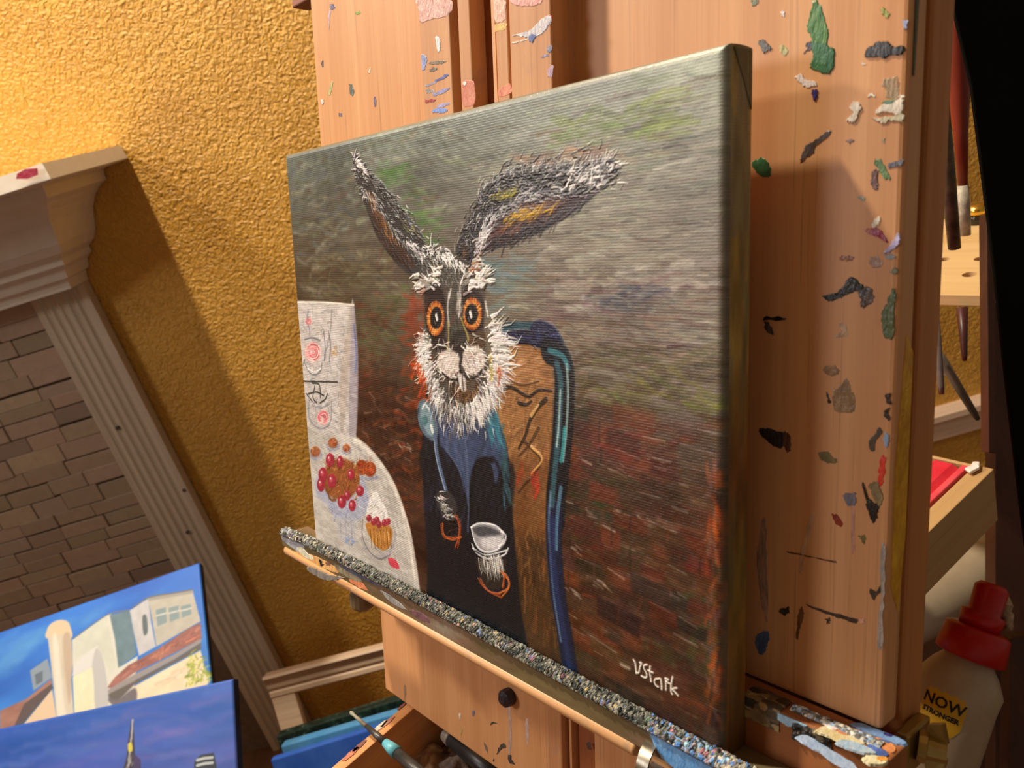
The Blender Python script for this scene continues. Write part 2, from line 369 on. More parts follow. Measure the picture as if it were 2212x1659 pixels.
    # --- tea table at the left
    P.fill(K6([(60, 128), (250, 132), (420, 150), (432, 420), (440, 600), (430, 900), (60, 900)]), (190, 186, 184), .8, 1, .1, False, False, 14)
    P.fill(K6([(405, 180), (424, 175), (445, 500), (432, 880), (395, 860)]), (156, 150, 160), .8, .8)
    P.fill(K6([(345, 560), (400, 170), (412, 200), (380, 700), (350, 860)]), (176, 166, 158), 1, .8)
    P.stroke(K6([(420, 260), (434, 420), (428, 520)]), 1.8, (104, 118, 170), .7)
    P.stroke(K6([(62, 136), (260, 138), (420, 152)]), 1.4, (226, 220, 210), .9, .4, .2)
    P.stroke(K6([(300, 180), (290, 300), (262, 420)]), 1.6, (140, 138, 142), .7)
    P.dabs(K6([(90, 160), (380, 170), (360, 800), (110, 820)]), 230, [(214, 212, 210), (150, 150, 154), (116, 114, 120), (186, 172, 166), (160, 148, 142), (134, 136, 142)], 6, 1.1, .6, 1., .6, .18, .4)
    P.dabs(K6([(300, 380), (330, 380), (330, 420), (300, 420)]), 8, [(186, 150, 116)], 4, 2., .5, .6, .7)
    def rose(cx, cy, r, c=((206, 110, 120), (226, 150, 154), (180, 84, 98), (238, 206, 200))):
        P.ell(cx, cy, r, r*1.15, (216, 168, 166), 1)
        for i in range(34):
            t = rng.random()*6.28; q = r*(.2+.75*rng.random())
            a = np.linspace(t, t+1.1, 4); P.line(P.at(K6(np.c_[cx+q*np.cos(a), cy+1.15*q*np.sin(a)])), .9, P.jit(c), .8, .3, .12)
    P.at0 = P.at
    P.at = lambda p: P.at0(p)
    def ell6(cx, cy, rx, ry, col, **k):
        t = np.linspace(0, 2*np.pi, 20, endpoint=False); q = K6(np.c_[cx+rx*np.cos(t), cy+ry*np.sin(t)]); ring = k.pop('ring', 0)
        if ring: P.line(P.at(np.vstack([q, q[:1]])), ring, col, k.get('a', 1.), .35, k.get('h', 0.))
        else: P.fill(q, col, k.get('soft', .5), k.get('a', 1.), k.get('h', 0.), False)
    P.ell_px = ell6
    def rose6(cx, cy, r, c=((206, 110, 120), (226, 150, 154), (180, 84, 98), (238, 206, 200))):
        ell6(cx, cy, r, r*1.15, (214, 172, 170), soft=1.)
        for i in range(34):
            t = rng.random()*6.28; q = r*(.2+.75*rng.random()); a = np.linspace(t, t+1.1, 4)
            P.line(P.at(K6(np.c_[cx+q*np.cos(a), cy+1.15*q*np.sin(a)])), .9, P.jit(c), .8, .3, .12)
    rose6(195, 410, 48)
    for pts in ([(150, 470), (175, 520), (205, 535), (235, 515), (245, 470)], [(140, 480), (150, 450)], [(255, 300), (262, 380), (258, 450)], [(280, 290), (292, 370), (286, 460)], [(150, 340), (190, 330), (235, 345)]):
        P.stroke(K6(pts), 1.3, (120, 122, 132), .85, .3, .15)
    P.stroke(K6([(165, 500), (205, 522), (240, 500)]), .9, (236, 236, 238), .9, .25, .2)
    for pts in ([(190, 580), (230, 590), (236, 660)], [(170, 640), (215, 630), (255, 650)], [(205, 600), (195, 660), (215, 690)], [(235, 690), (262, 670), (275, 640)], [(160, 640), (190, 680)], [(145, 570), (330, 575)]):
        P.stroke(K6(pts), 1.2, (44, 48, 46), .85, .3, .15)
    for pts in ([(175, 650), (172, 760), (205, 815), (255, 830), (292, 790), (298, 680)], [(190, 700), (240, 715), (290, 690)]):
        P.stroke(K6(pts), 1.6, (150, 150, 156), .9, .4, .15)
    rose6(250, 770, 34)
    rose6(170, 240, 16)
    P.stroke(K6([(170, 180), (162, 230), (180, 300)]), 1.4, (140, 140, 168), .7)
    # round white plate
    P.fill(K6([(60, 880), (250, 862), (400, 876), (470, 905), (540, 975), (610, 1070), (660, 1170), (712, 1320), (745, 1450), (785, 1720), (800, 1900), (60, 1900)]), (184, 181, 176), .8, 1, .1, True, False, 16)
    P.stroke(K6([(430, 890), (520, 970), (600, 1080), (660, 1200), (700, 1320), (730, 1460), (755, 1640)]), 4, (216, 212, 204), .8, 1.2, .1)
    P.stroke(K6([(400, 900), (480, 985), (560, 1110), (620, 1230), (660, 1360)]), 2.4, (164, 160, 162), .5, 1.)
    P.stroke(K6([(700, 1330), (740, 1480), (765, 1640)]), 2, (172, 164, 158), .5, .8)
    for cx, cy, r in ((305, 910, 34), (380, 938, 26), (208, 958, 34)):
        ell6(cx, cy+14, r*1.15, r*1.05, (140, 142, 162), a=.6, soft=1); ell6(cx, cy, r*.8, r*.85, (156, 104, 66), h=.2)
        P.dabs(K6([(cx-r*.6, cy-r*.6), (cx+r*.6, cy-r*.6), (cx+r*.6, cy+r*.6), (cx-r*.6, cy+r*.6)]), 14, [(170, 70, 60), (200, 150, 116), (120, 72, 52)], 3, 1., .8, .8, .9, .15)
    for x0, x1 in ((440, 490), (490, 530)):
        ell6((x0+x1)/2, 1045+(x0-440)*.2, 34, 42, (150, 78, 44), h=.2)
        P.dabs(K6([(x0, 1010), (x1, 1010), (x1, 1090), (x0, 1080)]), 16, [(190, 60, 40), (206, 110, 60), (112, 52, 34)], 4, 1.1, .5, .8, .9, .15)
    P.stroke(K6([(430, 1075), (490, 1110), (550, 1100)]), 2., (136, 142, 166), .7)
    # cake stand
    P.fill(K6([(215, 1200), (260, 1240), (300, 1300), (340, 1330), (400, 1350), (470, 1320), (505, 1250), (490, 1150), (440, 1080), (230, 1080)]), (166, 172, 192), 1.2, .9)
    P.dabs(K6([(225, 1130), (500, 1150), (480, 1340), (300, 1330)]), 46, [(198, 202, 214), (136, 146, 178), (170, 178, 200)], 5, 1.6, .6, .9, .7, .1)
    ell6(350, 1110, 104, 116, (142, 88, 50), soft=1.2)
    P.dabs(K6([(260, 1010), (440, 1010), (450, 1230), (260, 1220)]), 130, [(170, 112, 60), (120, 70, 40), (190, 136, 84), (96, 58, 36)], 4.5, 1.1, 1.2, .6, .85, .15, .35)
    for cx, cy, rx, ry in ((290, 1005, 24, 38), (345, 1015, 18, 34), (250, 1085, 24, 40), (240, 1140, 22, 40), (405, 1085, 20, 30), (455, 1175, 22, 30), (355, 1235, 24, 36), (385, 1200, 18, 28), (412, 1255, 20, 32), (300, 1120, 24, 40)):
        ell6(cx, cy, rx, ry, (156, 50, 68), h=.22); ell6(cx-rx*.2, cy-ry*.2, rx*.4, ry*.4, (196, 104, 116), a=.7); ell6(cx-rx*.3, cy-ry*.35, rx*.16, ry*.14, (230, 210, 206))
    P.stroke(K6([(270, 1150), (290, 1220), (320, 1225)]), 2., (110, 76, 40), .8)
    P.fill(K6([(330, 1330), (430, 1345), (420, 1470), (350, 1450)]), (176, 178, 184), 1.2, .7)
    for x in (345, 375, 405): P.stroke(K6([(x, 1340), (x+6, 1440)]), 1., (146, 150, 168), .7)
    P.dabs(K6([(370, 1430), (430, 1440), (420, 1480), (370, 1460)]), 10, [(122, 138, 186)], 5, 1.6, .2, .4, .7)
    # cupcake on a saucer
    t = np.linspace(.1, 3.3, 14); P.stroke(K6(np.c_[555-92*np.cos(t), 1420+120*np.sin(t)]), 3., (166, 164, 166), .9, .7, .1)
    P.stroke(K6([(470, 1330), (468, 1420), (500, 1500), (560, 1550), (620, 1530)]), 1.2, (122, 120, 124), .8)
    P.fill(K6([(490, 1300), (510, 1220), (540, 1180), (575, 1230), (600, 1280), (610, 1340), (550, 1360), (500, 1340)]), (222, 220, 216), .6, 1, .2)
    P.dabs(K6([(495, 1200), (590, 1200), (600, 1320), (500, 1310)]), 40, [(238, 238, 236), (166, 164, 166), (200, 198, 198)], 4, .9, .4, .6, .8, .2, .3)
    P.fill(K6([(492, 1350), (620, 1370), (630, 1450), (600, 1500), (555, 1490), (510, 1430)]), (178, 126, 66), .6, 1, .15)
    for x in range(512, 622, 18): P.stroke(K6([(x, 1390), (x+8, 1490)]), .8, (116, 74, 38), .8)
    for x in range(520, 622, 22): P.stroke(K6([(x, 1400), (x+6, 1470)]), .7, (228, 190, 110), .8, .3, .1)
    for cx, cy in ((505, 1325), (530, 1345), (560, 1360), (590, 1350), (608, 1345), (548, 1335)):
        ell6(cx, cy, 15, 20, (150, 54, 68), h=.2); ell6(cx-5, cy-8, 4, 5, (214, 140, 146))
    P.fill(K6([(610, 1545), (650, 1555), (672, 1605), (625, 1590)]), (190, 72, 88), .6)
    # --- armchair
    P.fill(K6([(1180, 300), (1240, 250), (1400, 250), (1540, 300), (1580, 400), (1480, 440), (1260, 370)]), (34, 52, 66), .8)
    P.fill(K6([(1190, 700), (1215, 520), (1245, 400), (1290, 362), (1400, 372), (1495, 430), (1518, 560), (1516, 760), (1502, 960), (1490, 1100), (1480, 1300), (1500, 2300), (1360, 2300), (1300, 1400), (1285, 1200), (1268, 950), (1230, 830)]), (150, 110, 70), .8, 1, .1, True, False, 16)
    P.dabs(K6([(1250, 380), (1480, 430), (1500, 600), (1230, 590)]), 90, [(188, 142, 98), (170, 126, 84), (206, 164, 120), (150, 108, 70)], 9, 1.3, .1, .2, .6, .06, .5)
    P.dabs(K6([(1210, 600), (1500, 620), (1490, 1000), (1260, 960)]), 120, [(158, 116, 70), (128, 90, 52), (178, 138, 90), (110, 76, 46)], 9, 1.4, .9, .5, .6, .1, .5)
    P.dabs(K6([(1275, 950), (1490, 1000), (1500, 2000), (1350, 2000)]), 150, [(126, 82, 44), (150, 98, 52), (96, 64, 38), (112, 74, 42), (146, 84, 44)], 10, 1.8, 1.5, .3, .6, .08, .6)
    P.dabs(K7([(480, 700), (650, 700), (690, 1250), (490, 1200)]), 80, [(96, 68, 40), (120, 84, 50), (70, 50, 34), (146, 106, 66)], 10, 2., 1.55, .2, .6, .08, .6)
    P.fill(K6([(1275, 1000), (1490, 1040), (1480, 1300), (1520, 2200), (1360, 2200), (1300, 1400)]), (104, 68, 38), 6, .75, 0, True, False, 16)
    P.fill(K7([(480, 760), (640, 740), (720, 1300), (500, 1300)]), (62, 46, 30), 5, .75, 0, True, False, 12)
    P.dabs(K7([(480, 600), (650, 600), (700, 1200), (490, 1150)]), 110, [(112, 78, 44), (84, 58, 36), (56, 40, 28), (150, 108, 66), (128, 84, 44)], 9, 1.6, 1.55, .25, .6, .1, .5)
    for pts, w, c in (([(1225, 615), (1290, 605), (1350, 640), (1390, 655), (1440, 620), (1510, 625)], 1.6, (44, 34, 28)),
                      ([(1330, 690), (1370, 700), (1400, 680)], 1.6, (44, 34, 28)), ([(1480, 670), (1430, 720), (1390, 790), (1370, 860), (1330, 940)], 1.8, (52, 40, 30)),
                      ([(1400, 760), (1440, 700)], 1.4, (206, 168, 112)), ([(1360, 900), (1400, 940), (1450, 1000), (1410, 1090), (1370, 1130), (1330, 1180)], 1.5, (74, 52, 34)),
                      ([(1400, 930), (1460, 1000), (1400, 1080)], 1.2, (206, 164, 104)), ([(1260, 560), (1350, 590), (1440, 570)], 1., (96, 66, 40)), ([(1440, 830), (1380, 930), (1330, 980)], 1.4, (86, 62, 40))):
        P.stroke(K6(pts), w*1.6, c, .9, .3, .2, (.9, .5))
    P.dabs(K6([(1400, 1080), (1440, 1080), (1440, 1190), (1400, 1190)]), 16, [(176, 60, 44)], 6, 1.6, 1.4, .3, .8, .1)
    P.dabs(K6([(1330, 1030), (1360, 1030), (1350, 1110), (1320, 1110)]), 8, [(158, 66, 40)], 6, 1.4, 1.4, .3, .7)
    # painted blue frame of the chair
    rail = K6([(1250, 335), (1330, 325), (1420, 330), (1500, 365), (1540, 420)])
    P.stroke(K6([(1200, 300), (1290, 270), (1410, 262)]), 3.4, (48, 86, 96), .8, .6)
    P.stroke(rail, 7., (26, 28, 52), 1, .5, .3)
    P.fill(K6([(1400, 290), (1410, 245), (1450, 232), (1520, 262), (1565, 330), (1570, 400), (1520, 410), (1480, 350)]), (30, 34, 66), .6, 1, .3)
    P.dabs(K6([(1260, 310), (1550, 300), (1560, 400), (1420, 370)]), 60, [(50, 56, 98), (18, 20, 36), (70, 84, 130), (34, 40, 76)], 5, 1., .4, .8, .8, .25, .35)
    right = [(1505, 405), (1560, 440), (1582, 540), (1580, 700), (1568, 900), (1548, 1080), (1535, 1200), (1530, 1330)]
    P.stroke(K6(right), 13, (18, 26, 34), 1, .6, .15)
    P.stroke(K7([(660, 560), (655, 700), (665, 850), (680, 1000), (704, 1130), (748, 1420)]), 11, (26, 36, 62), 1, .6, .15)
    P.stroke(K6([(1540, 470), (1560, 560), (1558, 700), (1545, 900), (1525, 1100), (1512, 1250)]), 3.6, (58, 98, 110), .85, .6, .1)
    P.stroke(K6([(1500, 400), (1570, 430), (1605, 500)]), 3., (60, 124, 136), .9, .5, .1)
    P.stroke(K6([(1595, 480), (1602, 640), (1592, 850), (1575, 1010)]), 1.6, (150, 176, 176), .8, .4, .15)
    P.stroke(K6([(1560, 620), (1552, 800), (1540, 930)]), 1.2, (190, 208, 204), .7, .4, .15)
    P.stroke(K6([(1583, 830), (1572, 960), (1562, 1010)]), 2.2, (62, 160, 168), .8, .4)
    P.stroke(K7([(690, 450), (672, 600), (668, 740)]), 2.4, (92, 134, 160), .8, .4, .1)
    P.stroke(K7([(640, 470), (633, 620), (640, 760), (655, 950), (690, 1180)]), 1.6, (130, 160, 190), .6, .5, .1)
    P.stroke(K7([(652, 600), (650, 760), (668, 940), (694, 1090), (734, 1330)]), 4, (40, 56, 98), .8, 1., .05)
    P.stroke(K6([(1620, 500), (1622, 700), (1608, 900), (1585, 1090)]), 2., (36, 26, 26), .7, .7)
    # --- coat
    P.fill(K6([(800, 880), (880, 800), (960, 760), (1180, 740), (1240, 860), (1268, 960), (1282, 1150), (1300, 1400), (1330, 1750), (1350, 2250), (860, 2250), (826, 1600), (808, 1250)]), (26, 30, 42), .7)
    P.fill(K7([(30, 240), (60, 600), (60, 1250), (300, 1350), (510, 1350), (495, 1000), (460, 600), (430, 300)]), (20, 23, 30), 1.2, .8)
    P.dabs(K6([(810, 930), (1010, 960), (1040, 1400), (830, 1400)]), 70, [(34, 42, 62), (20, 24, 34), (44, 54, 74)], 14, 2.4, 1.4, .25, .5, 0, 1.)
    P.dabs(K6([(1090, 1050), (1260, 1100), (1280, 1400), (1090, 1400)]), 50, [(18, 20, 30), (36, 42, 58), (26, 30, 44)], 12, 2.2, 1.5, .3, .5, 0, 1.)
    P.dabs(K7([(60, 700), (470, 700), (480, 1060), (150, 960)]), 70, [(14, 16, 22), (30, 34, 44), (20, 22, 30)], 12, 2.2, 1.4, .4, .5, 0, 1.)
    P.fill(K6([(862, 690), (930, 740), (1010, 800), (1110, 790), (1195, 715), (1228, 850), (1268, 945), (1240, 1010), (1222, 1080), (1200, 1135), (1180, 1040), (1130, 1000), (1090, 1020), (1062, 1110), (1046, 1260), (1022, 1120), (966, 1010), (905, 950), (885, 850)]), (62, 76, 106), .8)
    P.dabs(K6([(880, 740), (1010, 820), (1040, 1080), (900, 930)]), 46, [(76, 92, 124), (52, 64, 92), (88, 102, 130)], 11, 2., -1.1, .3, .55, .04, .8)
    P.dabs(K6([(1060, 830), (1190, 740), (1240, 930), (1090, 990)]), 50, [(70, 84, 116), (56, 70, 102), (52, 60, 88)], 11, 2., 1.1, .3, .55, .04, .8)
    P.dabs(K6([(1150, 770), (1215, 750), (1255, 930), (1180, 920)]), 40, [(64, 138, 152), (48, 110, 128), (80, 150, 160)], 9, 1.8, -1.2, .3, .65, .05, .6)
    P.dabs(K6([(1225, 1000), (1270, 980), (1290, 1250), (1240, 1240)]), 34, [(54, 100, 110), (36, 70, 82), (70, 120, 126)], 9, 1.5, -1.4, .2, .6, .05, .6)
    P.stroke(K6([(905, 940), (960, 1010), (1010, 1110), (1042, 1250), (1052, 1400)]), 1.4, (14, 16, 26), .8, .6)
    P.stroke(K6([(1180, 1010), (1130, 1000), (1095, 1030), (1075, 1110), (1066, 1280)]), 2.6, (12, 14, 22), .8, .8)
    P.stroke(K6([(1035, 960), (1045, 1080), (1052, 1240), (1048, 1400)]), 1.6, (92, 106, 136), .7, .6)
    P.stroke(K6([(1020, 820), (1040, 940), (1050, 1060)]), 1.2, (104, 120, 150), .6, .6)
    P.stroke(K6([(940, 960), (1000, 1060), (1030, 1180)]), 1.2, (92, 106, 136), .6, .6)
    P.stroke(K6([(1130, 1010), (1190, 1000), (1222, 1060), (1235, 1160), (1230, 1240)]), 2.6, (14, 16, 24), .7, .8)
    # spoon
    P.fill(K6([(770, 760), (775, 700), (800, 668), (835, 680), (865, 740), (882, 820), (880, 880), (850, 900), (810, 870), (782, 820)]), (92, 112, 128), .6, 1, .15)
    P.fill(K6([(786, 750), (795, 702), (818, 690), (845, 740), (862, 810), (856, 870), (830, 860), (800, 810)]), (132, 158, 168), .9, .9)
    P.fill(K6([(790, 780), (815, 760), (830, 790), (810, 820)]), (66, 108, 114), .8, .7)
    P.stroke(K6([(800, 720), (815, 700), (835, 725)]), 1.6, (216, 226, 228), .9, .5, .15)
    P.stroke(K6([(848, 820), (856, 850)]), 2.2, (240, 244, 244), .95, .4, .3)
    P.stroke(K6([(775, 720), (772, 790), (800, 860), (840, 896)]), 1., (40, 54, 66), .8, .4)
    P.stroke(K6([(870, 880), (876, 960), (900, 1070), (930, 1180)]), 3.4, (84, 104, 134), 1, .5, .1)
    P.stroke(K6([(862, 890), (876, 1000), (905, 1110), (926, 1180)]), 1.1, (156, 176, 196), .8, .35, .1)
    # paws, cup
    P.fill(K6([(872, 1200), (905, 1175), (955, 1190), (985, 1250), (982, 1320), (950, 1340), (905, 1310), (880, 1260)]), (58, 56, 58), .7, 1, .1)
    P.fur(K6([(890, 1215), (910, 1250), (925, 1290), (945, 1315)]), 60, 4.5, [(222, 220, 214), (160, 158, 156), (118, 116, 116)], np.tile([70., 20.], (4, 1)), .7, .3, .9, .25, 2.2)
    P.fill(K6([(905, 1340), (985, 1340), (1000, 1400), (960, 1440), (915, 1410)]), (18, 20, 26), .8)
    for pts in ([(985, 1310), (1005, 1370), (1000, 1440), (985, 1490)], [(905, 1360), (915, 1420), (955, 1440), (1000, 1430)]):
        for _ in range(3): P.stroke(K6(np.array(pts, float)+rng.normal(0, 5, (len(pts), 2))), 1., P.jit([(176, 88, 40), (140, 66, 34), (206, 120, 60)]), .85, .35, .2)
    P.dabs(K6([(900, 1330), (1010, 1320), (1010, 1450), (910, 1440)]), 20, [(104, 54, 32), (150, 78, 40)], 4, .9, .7, .9, .6, .15, .3)
    P.fill(K7([(290, 790), (420, 780), (425, 860), (400, 930), (330, 930), (300, 860)]), (46, 42, 40), .9)
    P.fill(K7([(262, 640), (300, 622), (370, 628), (418, 670), (420, 720), (390, 750), (330, 760), (285, 730)]), (158, 158, 164), .6, 1, .15)
    P.fill(K7([(272, 642), (320, 632), (380, 650), (400, 672), (340, 690), (285, 672)]), (74, 76, 84), .8, .9)
    P.fill(K7([(310, 690), (390, 680), (410, 710), (370, 745), (320, 735)]), (206, 206, 210), 1.2, .8)
    for pts in ([(260, 640), (300, 620), (370, 628), (415, 662)], [(262, 640), (285, 720), (330, 758), (390, 745), (418, 700)], [(405, 660), (428, 680), (420, 715), (395, 730)], [(265, 720), (290, 765), (350, 790), (420, 770), (438, 740)], [(270, 740), (330, 772), (430, 750)]):
        P.stroke(K7(pts), 1.1, (222, 224, 228), .9, .3, .25)
    P.stroke(K7([(280, 752), (340, 780), (400, 772)]), 1.4, (70, 72, 80), .8)
    P.fur(K7([(300, 800), (340, 800), (380, 795), (410, 790)]), 70, 8, [(224, 222, 216), (150, 148, 146), (186, 182, 178)], np.tile([8., 60.], (4, 1)), .75, .15, .85, .22, 1.8)
    for pts in ([(410, 850), (440, 890), (435, 930), (400, 960)], [(305, 890), (340, 940), (400, 962)], [(420, 870), (415, 930)]):
        for _ in range(3): P.stroke(K7(np.array(pts, float)+rng.normal(0, 5, (len(pts), 2))), 1., P.jit([(186, 96, 44), (150, 76, 38), (214, 130, 66)]), .85, .35, .22)
    # --- hare: ears
    P.fill(K5([(160, 85), (215, 130), (262, 200), (305, 240), (345, 270), (375, 305), (405, 350), (440, 405), (495, 455), (525, 505), (552, 575), (600, 640), (600, 740), (540, 770), (505, 780), (450, 735), (400, 690), (345, 620), (290, 540), (252, 440), (228, 370), (200, 290), (172, 215)]), (48, 48, 48), .7)
    P.fill(K5([(238, 310), (262, 310), (310, 400), (360, 490), (430, 590), (500, 690), (470, 720), (400, 670), (330, 590), (280, 490)]), (62, 42, 32), .8)
    P.dabs(K5([(240, 310), (270, 315), (350, 470), (410, 580), (360, 560), (290, 450)]), 46, [(150, 100, 46), (176, 126, 56), (116, 74, 42)], 6, 1.1, -1.05, .2, .8, .15, .4)
    P.dabs(K5([(252, 425), (300, 490), (430, 660), (520, 760), (480, 745), (330, 600)]), 60, [(34, 28, 28), (52, 38, 36), (22, 20, 22)], 6, 1.1, -.9, .3, .8, .12, .4)
    ear1 = K5([(175, 110), (225, 180), (285, 250), (350, 320), (410, 400), (470, 470), (520, 540)])
    for d, cols, n in (([60., 25.], [(176, 174, 170), (92, 92, 92), (50, 50, 50), (34, 34, 36), (206, 204, 200), (40, 40, 40)], 170), ([40., 60.], [(74, 76, 76), (42, 42, 44), (118, 118, 118), (30, 30, 30)], 160)):
        P.fur(ear1, int(n*1.2), 3.8, cols, np.tile(d, (7, 1)), .7, .4, .85, .2, 2.4)
    P.fur(K5([(200, 270), (270, 330), (340, 430), (400, 520), (470, 600), (540, 680)]), 130, 4.2, [(150, 150, 150), (206, 204, 200), (96, 96, 100)], np.tile([30., 45.], (6, 1)), .7, .4, .8, .2, 1.8)
    P.fur(K5([(165, 150), (190, 240), (225, 330)]), 50, 3.4, [(206, 204, 200), (120, 120, 120), (60, 60, 60)], np.tile([-30., 25.], (3, 1)), .7, .5, .8, .2, 1.2)
    P.dabs(K5([(420, 440), (500, 480), (520, 540), (430, 500)]), 14, [(140, 140, 56)], 4, .8, -.8, .3, .7, .1, .3)
    P.fur(K5([(164, 90), (185, 130), (230, 180)]), 40, 4, [(236, 234, 230), (200, 198, 196)], np.array([[-6., -40.], [30., 10.], [30., 20.]]), .8, .4, .95, .3, 1.1)
    P.fur(K5([(470, 560), (520, 620), (560, 680)]), 44, 5, [(220, 218, 216), (168, 166, 170)], np.tile([30., 40.], (3, 1)), .9, .4, .9, .3, 2.)
    P.fill(K5([(735, 700), (722, 640), (735, 580), (770, 480), (805, 425), (832, 378), (852, 310), (892, 258), (945, 212), (1005, 183), (1100, 163), (1250, 154), (1400, 143), (1500, 132), (1570, 135), (1618, 176), (1580, 238), (1500, 302), (1450, 352), (1380, 402), (1290, 462), (1200, 512), (1100, 552), (1000, 592), (900, 622), (850, 655), (830, 700), (780, 720)]), (50, 50, 52), .7)
    P.fill(K5([(850, 640), (880, 570), (920, 480), (960, 430), (1080, 360), (1220, 330), (1400, 300), (1540, 245), (1480, 310), (1380, 395), (1280, 455), (1180, 505), (1060, 555), (930, 605)]), (60, 44, 44), .8)
    P.dabs(K5([(890, 560), (930, 470), (1060, 380), (1240, 335), (1350, 330), (1250, 430), (1050, 520)]), 70, [(112, 74, 52), (92, 58, 48), (132, 92, 60), (80, 52, 56)], 9, 1.4, .5, .25, .75, .12, .45)
    P.dabs(K5([(980, 455), (1060, 390), (1280, 360), (1270, 385), (1120, 440), (1000, 470)]), 60, [(196, 160, 44), (214, 180, 60), (160, 124, 40)], 7, .9, .45, .25, .85, .2, .35)
    P.dabs(K5([(900, 570), (1100, 500), (1300, 420), (1520, 280), (1560, 240), (1400, 390), (1150, 530), (940, 610)]), 120, [(34, 30, 36), (52, 46, 52), (24, 22, 26), (68, 62, 66)], 8, 1., .55, .3, .8, .15, .4)
    ear2 = K5([(760, 640), (790, 520), (840, 420), (880, 320), (960, 245), (1080, 205), (1220, 195), (1360, 185), (1500, 170), (1590, 170)])
    P.fur(ear2, 520, 4.4, [(66, 66, 68), (40, 40, 42), (112, 112, 112), (168, 166, 164), (28, 28, 30), (52, 52, 54)], np.array([[20., -40.]]*4+[[60., -20.]]*6), .75, .5, .85, .2, 3.6)
    P.fur(K5([(850, 640), (880, 560), (930, 460), (1010, 390), (1110, 320), (1230, 300), (1380, 275), (1540, 215)]), 300, 4.6, [(150, 150, 154), (206, 204, 204), (84, 84, 90), (120, 122, 130)], np.array([[20., -40.]]*3+[[60., -25.]]*5), .75, .45, .85, .22, 2.2)
    P.fur(K5([(1330, 215), (1430, 200), (1520, 180), (1590, 160)]), 120, 5.5, [(206, 204, 202), (230, 228, 226), (100, 98, 98), (40, 38, 40)], np.tile([50., -30.], (4, 1)), .85, .4, .9, .25, 3.2)
    P.fur(K5([(860, 300), (940, 230), (1010, 190), (1150, 165), (1350, 148), (1540, 135)]), 150, 2.8, [(196, 196, 194), (150, 150, 150), (90, 90, 92)], np.array([[-10., -40.]]*2+[[10., -30.]]*4), .6, .4, .85, .18, .7)
    P.fur(K5([(830, 640), (850, 580), (880, 520), (930, 440)]), 60, 4.6, [(228, 226, 226), (176, 174, 178)], np.tile([24., -40.], (4, 1)), .9, .3, .9, .3, 1.6)
    P.dabs(K5([(940, 290), (1060, 275), (1060, 320), (900, 350)]), 40, [(176, 166, 60), (140, 134, 60)], 5, .9, .6, .4, .75, .15, .35)
    P.dabs(K5([(760, 590), (800, 590), (800, 650), (770, 650)]), 14, [(122, 80, 50), (40, 32, 30)], 5, 1.1, 1.1, .3, .85, .15)
    P.stroke(K5([(790, 720), (800, 660), (835, 600)]), 1.8, (30, 26, 28), .8, .5)
    # head
    P.fill(K5([(520, 770), (560, 660), (600, 600), (680, 610), (740, 640), (800, 690), (880, 740), (890, 850), (880, 980), (885, 1100), (900, 1250), (880, 1380), (830, 1480), (760, 1520), (690, 1490), (640, 1400), (610, 1250), (590, 1150), (552, 1050), (548, 900)]), (78, 72, 66), 1.)
    P.fur(K5([(580, 640), (640, 670), (700, 720), (740, 760)]), 190, 4, [(92, 94, 88), (60, 62, 58), (130, 130, 124), (112, 118, 112)], np.tile([4., 40.], (4, 1)), .7, .6, .8, .18, 5.)
    P.fur(K5([(580, 600), (640, 630), (700, 660), (770, 710)]), 70, 5, [(236, 236, 232), (206, 206, 204)], np.array([[-20., -30.], [10., 30.], [20., 30.], [6., 30.]]), 1., .6, .95, .35, 2.)
    P.dabs(K5([(690, 800), (750, 800), (770, 1150), (690, 1150)]), 60, [(78, 72, 62), (54, 50, 48), (96, 92, 80), (70, 84, 80)], 8, 1.5, 1.5, .25, .7, .08, .5)
    P.fill(K5([(560, 830), (600, 812), (648, 830), (668, 900), (672, 1000), (660, 1090), (610, 1100), (570, 1040), (556, 930)]), (42, 30, 26), .7)
    P.fill(K5([(768, 850), (800, 826), (850, 840), (880, 900), (882, 990), (866, 1070), (820, 1090), (780, 1040), (760, 960)]), (48, 34, 28), .7)
    P.fill(K5([(590, 1070), (660, 1080), (690, 1160), (640, 1190), (604, 1150)]), (46, 36, 32), .9)
    P.fill(K5([(800, 1080), (876, 1060), (890, 1130), (850, 1170), (800, 1140)]), (86, 66, 48), .9)
    def eye(cx, cy, rx, ry, px, py):
        for q, c in ((1.1, (30, 22, 20)), (1., (150, 78, 34)), (.86, (196, 116, 46)), (.72, (206, 136, 60)), (.64, (40, 26, 20))):
            t = np.linspace(0, 6.283, 22, endpoint=False); P.fill(K5(np.c_[cx+rx*q*np.cos(t), cy+ry*q*np.sin(t)]), c, .5, .95, .05, False)
        for i in range(40):
            t = rng.random()*6.283; P.stroke(K5([(cx+rx*.62*np.cos(t), cy+ry*.62*np.sin(t)), (cx+rx*.96*np.cos(t), cy+ry*.96*np.sin(t))]), .7, P.jit([(214, 150, 70), (160, 84, 36), (226, 178, 100)]), .7, .3, .1)
        t = np.linspace(0, 6.283, 22, endpoint=False); P.fill(K5(np.c_[px+rx*.58*np.cos(t), py+ry*.60*np.sin(t)]), (18, 16, 16), .4, 1, .1, False)
        P.stroke(K5([(px-2, py-10), (px+3, py+12)]), 2.2, (240, 240, 236), .95, .4, .35)
        P.stroke(K5([(px-12, py+18), (px-8, py+34)]), .9, (150, 150, 140), .6, .3)
        P.stroke(K5([(px+2, py-30), (px+6, py-20)]), .9, (120, 116, 104), .6, .3)
    eye(616, 990, 50, 98, 622, 985); eye(818, 965, 54, 92, 810, 968)
    P.fill(K5([(690, 1060), (770, 1060), (790, 1160), (760, 1210), (720, 1210), (690, 1150)]), (48, 42, 38), .8)
